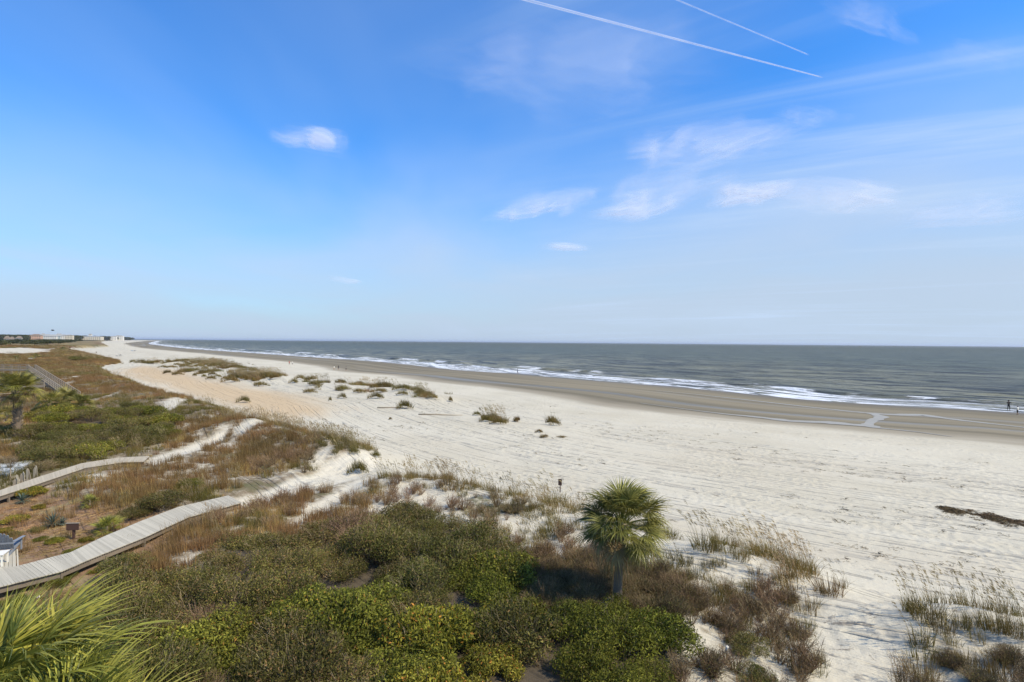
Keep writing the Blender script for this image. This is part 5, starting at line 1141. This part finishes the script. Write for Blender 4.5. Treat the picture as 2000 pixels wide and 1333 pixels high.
# ------------------------------------------------------------------ people on the beach
M_SKIN = simple('skin', (0.42, 0.27, 0.19), 0.6, 0.05); M_HAIR = simple('hair', (0.03, 0.022, 0.018), 0.7, 0.2)
def cloth(name, c): return simple(name, c, 0.85, 0.12, 6.0)
CL = {k: cloth('cloth_'+k, c) for k, c in dict(black=(0.02, 0.021, 0.024), white=(0.72, 0.74, 0.75), navy=(0.035, 0.045, 0.08), grey=(0.2, 0.21, 0.22), red=(0.4, 0.08, 0.06), tan=(0.35, 0.27, 0.19), blue=(0.12, 0.2, 0.35)).items()}
def person(label, loc, rz, h, top, bottom, pose='stand', hat=False, bare_calf=True):
    t = thing('person', label, 'person', loc, rz); k = h/1.75
    st_w = {'stand': (0.10, 0.0), 'walk': (0.10, 0.22), 'arms': (0.14, 0.03)}[pose]
    J = {'pel': (0, 0, .95), 'sp': (0, .0, 1.15), 'ch': (0, 0, 1.36), 'nk': (0, 0, 1.5), 'hd0': (0, .01, 1.58), 'hd1': (0, .02, 1.66),
         'hl': (-.09, 0, .90), 'kl': (-st_w[0]-.01, st_w[1]*.6+.02, .50), 'al': (-st_w[0]-.02, st_w[1]*.9-.02, .09), 'tl': (-st_w[0]-.04, st_w[1]*.9+.15, .03),
         'hr': (.09, 0, .90), 'kr': (st_w[0]+.01, -st_w[1]*.3+.02, .50), 'ar': (st_w[0]+.02, -st_w[1]*.9-.02, .09), 'tr': (st_w[0]+.04, -st_w[1]*.9+.14, .03)}
    if pose == 'arms': arm = dict(sl=(-.19, 0, 1.40), el=(-.40, .06, 1.30), wl=(-.26, .24, 1.22), gl=(-.20, .30, 1.22), sr=(.19, 0, 1.40), er=(.40, .06, 1.32), wr=(.30, .26, 1.26), gr=(.25, .32, 1.27))
    else: arm = dict(sl=(-.19, 0, 1.40), el=(-.25, -.03+st_w[1]*-.4, 1.12), wl=(-.25, .06-st_w[1]*.6, .88), gl=(-.25, .09-st_w[1]*.6, .79), sr=(.19, 0, 1.40), er=(.25, -.03+st_w[1]*.4, 1.12), wr=(.25, .08+st_w[1]*.6, .88), gr=(.25, .11+st_w[1]*.6, .79))
    J.update(arm)
    Rr = dict(pel=.15, sp=.135, ch=.16, nk=.06, hd0=.085, hd1=.105, hl=.10, kl=.062, al=.042, tl=.035, hr=.10, kr=.062, ar=.042, tr=.035, sl=.07, el=.045, wl=.03, gl=.034, sr=.07, er=.045, wr=.03, gr=.034)
    E = [('pel', 'sp'), ('sp', 'ch'), ('ch', 'nk'), ('nk', 'hd0'), ('hd0', 'hd1'), ('pel', 'hl'), ('hl', 'kl'), ('kl', 'al'), ('al', 'tl'), ('pel', 'hr'), ('hr', 'kr'), ('kr', 'ar'), ('ar', 'tr'), ('ch', 'sl'), ('sl', 'el'), ('el', 'wl'), ('wl', 'gl'), ('ch', 'sr'), ('sr', 'er'), ('er', 'wr'), ('wr', 'gr')]
    names = list(J); me = bpy.data.meshes.new('body_skeleton'); me.from_pydata([tuple(c*k for c in J[n_]) for n_ in names], [(names.index(a_), names.index(b_)) for a_, b_ in E], [])
    o = bpy.data.objects.new('skeleton', me); C.objects.link(o); o.modifiers.new('skin', 'SKIN'); sv = me.skin_vertices[0].data
    for i, n_ in enumerate(names): sv[i].radius = (Rr[n_]*k, Rr[n_]*k*(0.72 if n_ in ('pel', 'sp', 'ch') else 1)); sv[i].use_root = (n_ == 'pel')
    o.modifiers.new('sub', 'SUBSURF').levels = 1
    bpy.context.view_layer.update(); ev = o.evaluated_get(bpy.context.evaluated_depsgraph_get()); bme = bpy.data.meshes.new_from_object(ev); bpy.data.objects.remove(o)
    for m_ in (M_SKIN, CL[top], CL[bottom]): bme.materials.append(m_)
    for p in bme.polygons:
        z_ = p.center.z/k; arm_ = abs(p.center.x/k) > .225; p.use_smooth = True
        if z_ > 1.50: p.material_index = 0
        elif arm_ and (z_ < 1.15 if pose != 'arms' else p.center.y/k > .2): p.material_index = 0
        elif z_ > .93: p.material_index = 1
        elif z_ > (.45 if bare_calf else .1): p.material_index = 2
        else: p.material_index = 0
    put('body', bme, t)
    mb = MB(); mb.tube([(0, -.01, 1.60*k), (0, -.02, 1.68*k), (0, -.015, 1.745*k), (0, 0, 1.785*k)], [.105*k, .118*k, .10*k, .03*k], 9); mb.obj('hair' if not hat else 'hat', M_HAIR if not hat else CL['tan'], t, smooth=True)
    mb = MB(); mb.add([(-.02*k, .11*k, 1.62*k), (.02*k, .11*k, 1.62*k), (0, .145*k, 1.625*k), (0, .115*k, 1.67*k)], [(0, 1, 2), (0, 2, 3), (2, 1, 3), (0, 3, 1)]); mb.obj('nose', M_SKIN, t)
    return t
def beach_person(u, vfoot, hpx, label, rz, top, bottom, pose, **kw):
    z0 = 0.12
    for _ in range(8):
        x_, y_ = unproj(u, vfoot, z0); z0 = float(terrain(x_, y_))
    z0 = max(z0, 0.0); return person(label, (float(x_), float(y_), z0), rz, hpx*float(y_)/F_PX, top, bottom, pose, **kw)
beach_person(1970, 802.5, 20, 'person in black clothes standing at the edge of the surf with hands raised', R_(180), 'black', 'black', 'arms', bare_calf=False)
beach_person(1987.5, 810.5, 17.5, 'person in a white top and dark shorts on the wet sand at the right edge', R_(20), 'white', 'black', 'stand')
beach_person(1011, 730.5, 10, 'person in blue standing in the shallow surf at the middle of the beach', R_(90), 'blue', 'navy', 'walk')
beach_person(652.5, 723.5, 8.5, 'person in a white shirt, leftmost of the three walkers', R_(60), 'white', 'tan', 'walk')
beach_person(661, 722.5, 8.5, 'person in dark clothes, middle one of the three walkers', R_(70), 'black', 'navy', 'stand')
beach_person(676, 724.5, 9, 'person in grey, rightmost of the three walkers', R_(80), 'grey', 'black', 'walk')
beach_person(565, 713, 7.5, 'person in red sitting place at the edge of the wet sand, left of a companion', R_(50), 'red', 'black', 'stand')['label'] = 'person in a dark red top at the edge of the wet sand'
beach_person(571, 713, 7, 'person in a white top beside the one in dark red', R_(230), 'white', 'navy', 'stand')
for i, (u, v, tp, lab) in enumerate(((188, 691.5, 'black', 'person in black alone on the white sand at the far left'), (247, 672, 'navy', 'leftmost of the tiny walkers on the far beach'), (254, 673.5, 'black', 'second of the tiny walkers on the far beach'), (285, 674.5, 'grey', 'tiny walker near the far waterline'), (308, 677, 'black', 'tiny dark walker right at the far surf'),
                                     (243, 675.5, 'red', 'tiny walker in red low on the far beach'))):
    beach_person(u, v, max(2.4, 1.75*F_PX/(11*F_PX/max(4, v-662))), lab, i, tp, 'black', 'stand')
# sun tents on the far beach
def tent(label, u, v, wpx, col):
    p = GP(u, v); w = wpx*p.y/F_PX; h = w*0.5; t = thing('beach_umbrella', label, 'umbrella', p)
    mb = MB(); mb.tube([(0, 0, 0), (0, 0, h*1.3)], 0.04*w/2, 6); mb.obj('pole', M_WHITE_PAINT, t)
    mb = MB(); n = 8; V = [(0, 0, h*1.35)]+[(w/2*math.cos(2*math.pi*i/n), w/2*math.sin(2*math.pi*i/n), h*0.95) for i in range(n)]+[(w/2*math.cos(2*math.pi*i/n), w/2*math.sin(2*math.pi*i/n), h*0.9) for i in range(n)]
    mb.add(V, [(0, i+1, (i+1) % n+1) for i in range(n)]+[(i+1, i+1+n, (i+1) % n+1+n, (i+1) % n+1) for i in range(n)]); mb.obj('canopy', CL[col], t)
tent('blue beach umbrella on the far white sand', 258, 688, 5, 'blue'); tent('purple grey beach umbrella right beside the blue one', 263, 688, 5, 'navy'); tent('dark beach umbrella at the left of the low beach gear', 228, 698, 5, 'navy'); tent('dark beach umbrella at the right of the low beach gear', 235, 697, 6, 'black')

# ------------------------------------------------------------------ far shore: trees, wood, buildings
def canopy(seed, n=420, leaf=1.1, c1=(0.045, 0.055, 0.02), c2=(0.10, 0.11, 0.045)):
    fm, _ = bush_meshes(seed, 5.0, 6.5, n, leaf, c1, c2, (0.12, 0.1, 0.05), 0.05, 12, 0.42, 0, spike=0.1, aspect=0.8); fm.name = 'crown'
    return fm
CAN = [canopy(800+i, 900, 0.75) for i in range(5)]
tmb = MB(); tmb.tube([(0, 0, -1), (0.1, 0, 1.5), (0, 0.1, 3.5)], [0.4, 0.3, 0.2], 6); TRK = tmb.mesh('trunk', M_TRUNK)
ft = []
FTP = wpoly([(-40, 668), (60, 667), (130, 665), (158, 667.5), (150, 670), (110, 675.5), (60, 677), (-40, 678.5)], 3.0)
for q in poisson(FTP, 17, 9000):
    r_ = math.hypot(*q); s0 = random.uniform(0.9, 1.5)*(0.9 if r_ < 700 else 1.15)
    if len(ft) > 230: break
    if math.degrees(math.atan2(q[0], q[1])) < -46: continue
    ft.append(q); t = thing('tree', 'rounded dark evergreen tree in front of the ' + ('brown roofed far houses' if px_of(q[0], q[1], 6)[0] < 50 else ('peach far building' if px_of(q[0], q[1], 6)[0] < 82 else 'row of white far buildings')), 'tree', (q[0], q[1], float(terrain(q[0], q[1]))-0.5), random.uniform(0, 6), 'evergreen trees behind the far dunes')
    t.scale = (s0, s0, s0*0.42); put('crown', random.choice(CAN), t, loc=(0, 0, 1.2)); put('trunk', TRK, t)
# far wood as one mass
a = rng.uniform(R_(-50), R_(-31.9), 9000); r = np.exp(rng.uniform(math.log(1150), math.log(5600), 9000)); x = r*np.sin(a); y = r*np.cos(a); s_, t_ = shore(x, y)
bnd = np.interp(np.degrees(a), [-52, -41, -39, -35.5, -34.5, -33, -32], [1250, 1250, 1500, 2600, 3400, 4000, 4400])
kp = (s_ > 120+r*0.02); x, y, r = x[kp], y[kp], r[kp]; uu = 1000+F_PX*np.tan(np.arctan2(x, y)); hpx = np.interp(uu, [-100, 60, 150, 200, 240, 262, 290, 306], [9.0, 8.2, 8.0, 7.0, 6.6, 5.6, 3.0, 0.8])
dep = y; hmax = np.maximum(3.0, 11+hpx*dep/F_PX); hm = np.where((uu < 245) & (dep < np.interp(uu, [0, 50, 55, 145, 160, 245], [1530, 1530, 1810, 1810, 2720, 3360])), np.minimum(hmax, 3.8), hmax)
hm = hm*rng.uniform(0.72, 1.0, len(x)); q = rng.uniform(1.2, 2.0, len(x))*np.interp(r, [1200, 3000, 5500], [1.0, 1.8, 2.6]); zsc = np.maximum(0.2, (hm-2)/6.9)
scatter('far_wood', np.column_stack([x, y, terrain(x, y)-1]), rng.integers(0, 5, len(x)), np.column_stack([q, q, zsc]), CAN, 'dark wooded shoreline along the horizon at the left', 'woodland', rotv=np.column_stack([x*0, x*0, rng.uniform(0, 6, len(x))]))
WM = {k: simple('wall_'+k, c, 0.8, 0.06, 0.2) for k, c in dict(peach=(0.62, 0.42, 0.32), white=(0.74, 0.75, 0.75), blue=(0.50, 0.60, 0.66), cream=(0.66, 0.63, 0.55), grey=(0.45, 0.44, 0.42)).items()}
M_ROOF = simple('roof_grey', (0.32, 0.34, 0.37), 0.8, 0.1, 0.2); M_ROOFB = simple('roof_brown', (0.22, 0.18, 0.15), 0.8, 0.1, 0.2); M_PANE = simple('dark_window', (0.06, 0.075, 0.09), 0.25, 0.2, 0.3)
wme = MB(); wme.box((0, 0, 0), (1, 1, 1)); WMESH = wme.mesh('window', M_PANE)
def building(label, u0, u1, vt, dist, wall, roofm, floors=4, cols=6, hip=0.25, base_z=2.0, hmin=6):
    xa = (u0-1000)/F_PX*dist; xb = (u1-1000)/F_PX*dist; d = pix_dir((u0+u1)/2, vt); ztop = CAM_H+d[2]/d[1]*dist; w = xb-xa; h = max(hmin, ztop-base_z); hr = h*hip; hw = h-hr; dp = max(10, w*0.6)
    cx = (xa+xb)/2; rz = math.atan2(-cx, dist); t = thing('building', label, 'building', (cx, dist, base_z-1), 0.35)
    mb = MB(); mb.box((0, 0, (hw+1)/2), (w, dp, hw+1)); mb.obj('wall', WM[wall], t)
    mb = MB(); e = 0.6; mb.add([(-w/2-e, -dp/2-e, hw+1), (w/2+e, -dp/2-e, hw+1), (w/2+e, dp/2+e, hw+1), (-w/2-e, dp/2+e, hw+1), (-w/4, 0, h+1), (w/4, 0, h+1)], [(0, 1, 5, 4), (1, 2, 5), (2, 3, 4, 5), (3, 0, 4), (3, 2, 1, 0)]); mb.obj('roof', roofm, t)
    for f in range(floors):
        for c in range(cols):
            put('window', WMESH, t, loc=((c+0.5)/cols*w-w/2, -dp/2-0.02, 1+(f+0.55)/floors*hw), scale=(w/cols*0.42, 0.2, hw/floors*0.42))
D1 = 1750
building('peach coloured condominium block with low roof on the far shore', 62, 80, 652.8, D1, 'peach', M_ROOFB, 3, 5)
building('small cream wing left of the peach block', 54, 62, 655.6, D1+20, 'cream', M_ROOFB, 2, 3)
building('pale blue roofed white block, leftmost of the white row', 80, 89, 651.6, D1+40, 'blue', M_ROOF, 4, 3, 0.35)
building('white block with pale blue gable second in the white row', 88, 100, 653.2, D1, 'white', M_ROOF, 4, 4, 0.3)
building('lower white block in the centre of the white row', 99, 110, 653.6, D1-20, 'white', M_ROOF, 4, 4, 0.3)
building('tall white block with blue grey roof right of the centre', 109, 122, 652.0, D1+20, 'blue', M_ROOF, 4, 4, 0.35)
building('white stepped block second from the right of the row', 121, 130, 653.6, D1, 'white', M_ROOF, 4, 3, 0.2)
building('cream grey end block of the white row', 129, 142, 653.8, D1-60, 'cream', M_ROOF, 4, 5, 0.12)
building('brown roofed house among trees at the far left', 10, 18, 656.5, 1300, 'grey', M_ROOFB, 2, 3, 0.5)
building('second brown roofed house among the trees', 20, 27, 658.0, 1300, 'grey', M_ROOFB, 2, 3, 0.5)
building('low grey house between the trees and the peach block', 33, 42, 656.8, 1500, 'grey', M_ROOFB, 2, 4, 0.4)
building('long low cream block further along the shore', 166, 197, 656.6, 2600, 'cream', M_ROOF, 3, 9, 0.15)
building('small white tower above the long cream block', 174, 179, 652.2, 2650, 'white', M_ROOF, 5, 2, 0.1)
building('white block left part of the last hotel', 217, 227, 656.4, 3200, 'white', M_ROOF, 3, 4, 0.15)
building('bright white block at the end of the shoreline buildings', 226, 240, 655.2, 3250, 'white', M_ROOF, 4, 5, 0.15)

# bird
b_ = pix_dir(103, 646)*60; t = thing('bird', 'small dark bird flying above the white buildings', 'bird', (b_[0], b_[1], b_[2]+CAM_H), 0.4)
mb = MB(); mb.tube([(-.16, 0, 0), (-.05, 0, .01), (.08, 0, .01), (.17, 0, .02)], [.01, .045, .04, .01], 6); mb.obj('body', CL['black'], t, smooth=True)
for s_ in (-1, 1): mb = MB(); mb.add([(-.05, 0, .02), (.05, 0, .02), (.03, s_*.2, .1), (-.05, s_*.2, .1), (-.08, s_*.42, .05), (-.05, 0, .01), (.05, 0, .01), (.03, s_*.2, .09), (-.05, s_*.2, .09)], [(0, 1, 2, 3), (3, 2, 4), (8, 7, 6, 5), (8, 4, 7)]); mb.obj('wing', CL['black'], t)

# ------------------------------------------------------------------ high clouds and contrails
def cloud_mat(name, kind):
    m, nt = new_mat(name); co = N(nt, 'ShaderNodeTexCoord').outputs['Object']; sp = N(nt, 'ShaderNodeSeparateXYZ', None, Vector=co)
    X, Y = sp.outputs[0], sp.outputs[1]; rnd = MATH(nt, 'MULTIPLY', N(nt, 'ShaderNodeObjectInfo').outputs['Random'], 40.0)
    if kind == 'trail':
        r2 = MATH(nt, 'ABSOLUTE', Y); n = NOISE(nt, XYZ(nt, MATH(nt, 'MULTIPLY', X, 9.0), MATH(nt, 'MULTIPLY', Y, 0.6), rnd), 1.0, 4, 0.6)
        al = MATH(nt, 'MULTIPLY', RAMP(nt, r2, 1.0, 0.1), RAMP(nt, n, 0.2, 0.6, 0.45, 1.0)); al = MATH(nt, 'MULTIPLY', al, RAMP(nt, X, 1.0, 0.93)); al = MATH(nt, 'MULTIPLY', al, N(nt, 'ShaderNodeAttribute', {'attribute_type': 'OBJECT', 'attribute_name': 'density'}).outputs['Fac'])
    else:
        wx = MATH(nt, 'MULTIPLY', MATH(nt, 'SUBTRACT', NOISE(nt, XYZ(nt, X, Y, rnd), 1.3, 3, 0.5), 0.5), 1.1); wy = MATH(nt, 'MULTIPLY', MATH(nt, 'SUBTRACT', NOISE(nt, XYZ(nt, Y, X, rnd), 1.7, 3, 0.5), 0.5), 1.1)
        X2 = MATH(nt, 'ADD', X, wx); Y2 = MATH(nt, 'ADD', Y, wy)
        r2 = MATH(nt, 'ADD', MATH(nt, 'MULTIPLY', X2, X2), MATH(nt, 'MULTIPLY', MATH(nt, 'MULTIPLY', Y2, Y2), 1.4)); n = NOISE(nt, XYZ(nt, MATH(nt, 'MULTIPLY', X2, 0.9), MATH(nt, 'MULTIPLY', Y2, 2.0), rnd), 1.0, 5, 0.48, 0.3)
        edge = RAMP(nt, MATH(nt, 'ADD', MATH(nt, 'MULTIPLY', X, X), MATH(nt, 'MULTIPLY', Y, Y)), 1.0, 0.45)
        ang = 0.9; U_ = MATH(nt, 'ADD', MATH(nt, 'MULTIPLY', X2, math.cos(ang)), MATH(nt, 'MULTIPLY', Y2, math.sin(ang))); W_ = MATH(nt, 'SUBTRACT', MATH(nt, 'MULTIPLY', Y2, math.cos(ang)), MATH(nt, 'MULTIPLY', X2, math.sin(ang)))
        fi = NOISE(nt, XYZ(nt, MATH(nt, 'MULTIPLY', U_, 1.1), MATH(nt, 'MULTIPLY', W_, 3.6), rnd), 1.0, 4, 0.5, 0.35)
        al = MATH(nt, 'MULTIPLY', edge, RAMP(nt, MATH(nt, 'SUBTRACT', n, MATH(nt, 'MULTIPLY', r2, 0.8)), 0.10, 0.75))
        al = MATH(nt, 'MULTIPLY', al, RAMP(nt, fi, 0.28, 0.72, 0.22, 0.85)); al = MATH(nt, 'MULTIPLY', al, N(nt, 'ShaderNodeAttribute', {'attribute_type': 'OBJECT', 'attribute_name': 'density'}).outputs['Fac'])
    d = N(nt, 'ShaderNodeBsdfDiffuse', None, Color=(0.9, 0.9, 0.95, 1)); tl = N(nt, 'ShaderNodeBsdfTranslucent', None, Color=(0.9, 0.9, 0.95, 1)); dm = N(nt, 'ShaderNodeMixShader', None, Fac=0.6, i1=d.outputs[0], i2=tl.outputs[0])
    tr = N(nt, 'ShaderNodeBsdfTransparent'); mx = N(nt, 'ShaderNodeMixShader', None, i1=tr.outputs[0], i2=dm.outputs[0]); nt.links.new(al, mx.inputs[0]); finish(nt, mx); return m
M_CLOUD = cloud_mat('cirrus', 'cloud'); M_TRAIL = cloud_mat('vapour', 'trail')
def lens(n=24, m=6):
    V = [(0, 0, .04)]; F = []
    for i in range(1, m+1):
        for j in range(n): r_ = i/m; a = 2*math.pi*j/n; V.append((r_*math.cos(a), r_*math.sin(a), .04*(1-r_*r_)))
    for j in range(n): F.append((0, 1+j, 1+(j+1) % n))
    for i in range(m-1):
        for j in range(n): a = 1+i*n; F.append((a+j, a+n+j, a+n+(j+1) % n, a+(j+1) % n))
    k = len(V); V += [(v[0], v[1], -v[2]) for v in V]; F += [tuple(q+k for q in reversed(f)) for f in F]; mb = MB(); mb.add(V, F); return mb.mesh('cloud', M_CLOUD, True)
LENS = lens()
def cloud(u, v, wpx, hpx, rz, density, label):
    d = pix_dir(u, v); k = 4000/d[2]; p = d*k; dist = p[1]; wpx *= 1.4; hpx *= 1.6; a = wpx/2/F_PX*dist; el = math.atan2(d[2], d[1]); bq = hpx/2/F_PX*dist/max(0.1, math.sin(el))
    o = put('cloud', LENS, loc=(p[0], p[1], p[2]), rot=(0, 0, rz), scale=(a, bq, a)); o['density'] = density; o.visible_shadow = True
    return tag(o, label, 'cloud')
cloud(620, 272, 210, 70, 0.35, 0.8, 'small white hooked wisp of cloud alone in the left half of the sky')
cloud(1365, 295, 300, 130, 0.5, 1.0, 'largest feathery white cloud right of centre')
cloud(1470, 380, 170, 55, 0.15, 1.0, 'compact flat white cloud right of the feathery ones')
cloud(1270, 390, 240, 100, 0.3, 0.8, 'ragged thin cloud below the largest feathery cloud')
cloud(1045, 405, 170, 80, 0.4, 0.6, 'faint small wisp left of the feathery clouds')
cloud(1120, 150, 560, 190, 0.2, 0.42, 'broad pale veil of cloud below the long contrail')
cloud(1650, 385, 420, 60, 0.45, 0.55, 'long thin streak of cloud rising to the right')
cloud(1840, 420, 360, 60, 0.3, 0.5, 'long pale streak of cloud near the right edge above the haze')
cloud(1700, 30, 340, 46, 0.55, 0.2, 'thin blue white streak at the top right corner')
cloud(1580, 225, 220, 34, 0.5, 0.28, 'thin short streak right of the feathery cloud')
cloud(1920, 110, 260, 46, 0.4, 0.13, 'faint streak at the right edge of the sky')
cloud(1110, 482, 120, 16, 0.0, 0.6, 'small flat dash of cloud low over the sea')
cloud(675, 549, 60, 18, 0.0, 0.6, 'tiny low white cloud left of centre above the horizon')
def contrail(a_, b_, wa, wb, density, label):
    da = pix_dir(*a_); db = pix_dir(*b_); pa = Vector(da*(9000/da[2])); pb = Vector(db*(9000/db[2])); d = pb-pa; L = d.length; mid = (pa+pb)/2
    ra = 0.62*wa/2/F_PX*pa.length; rb = 0.62*wb/2/F_PX*pb.length; mb = MB(); n = 8; m = 24; V = []; F = []
    for i in range(m+1):
        f = i/m; r_ = 1+(rb/ra-1)*f
        for j in range(n): q = 2*math.pi*j/n; V.append((2*f-1, r_*math.cos(q), 0.6*r_*math.sin(q)))
    for i in range(m):
        for j in range(n): F.append((i*n+j, i*n+(j+1) % n, (i+1)*n+(j+1) % n, (i+1)*n+j))
    mb.add(V, F); o = mb.obj('contrail', M_TRAIL, smooth=True, loc=mid, scale=(L/2, ra, ra)); o.rotation_euler = d.to_track_quat('X', 'Z').to_euler(); o['density'] = density; return tag(o, label, 'contrail')
contrail((1000, -8), (1610, 152), 11, 3.5, 0.5, 'long bright contrail crossing the top of the sky')
contrail((1300, -10), (1582, 108), 5, 3.5, 0.35, 'shorter faint contrail at the upper right')
hm_, hn = new_mat('haze_air'); hv = N(hn, 'ShaderNodeVolumePrincipled', None, Color=(0.86, 0.91, 1.0, 1), Density=0.00004, Anisotropy=0.2)
N(hn, 'ShaderNodeOutputMaterial', None, Volume=hv)
mb = MB(); mb.box((0, 18000, 16), (96000, 60000, 74)); hz_o = mb.obj('haze', hm_); tag(hz_o, 'thin pale sea haze over the beach and water', 'haze', kind='stuff')
scene.render.film_transparent = False
print('objects', len(bpy.data.objects), 'shrubs', n_olive, 'far trees', len(ft))
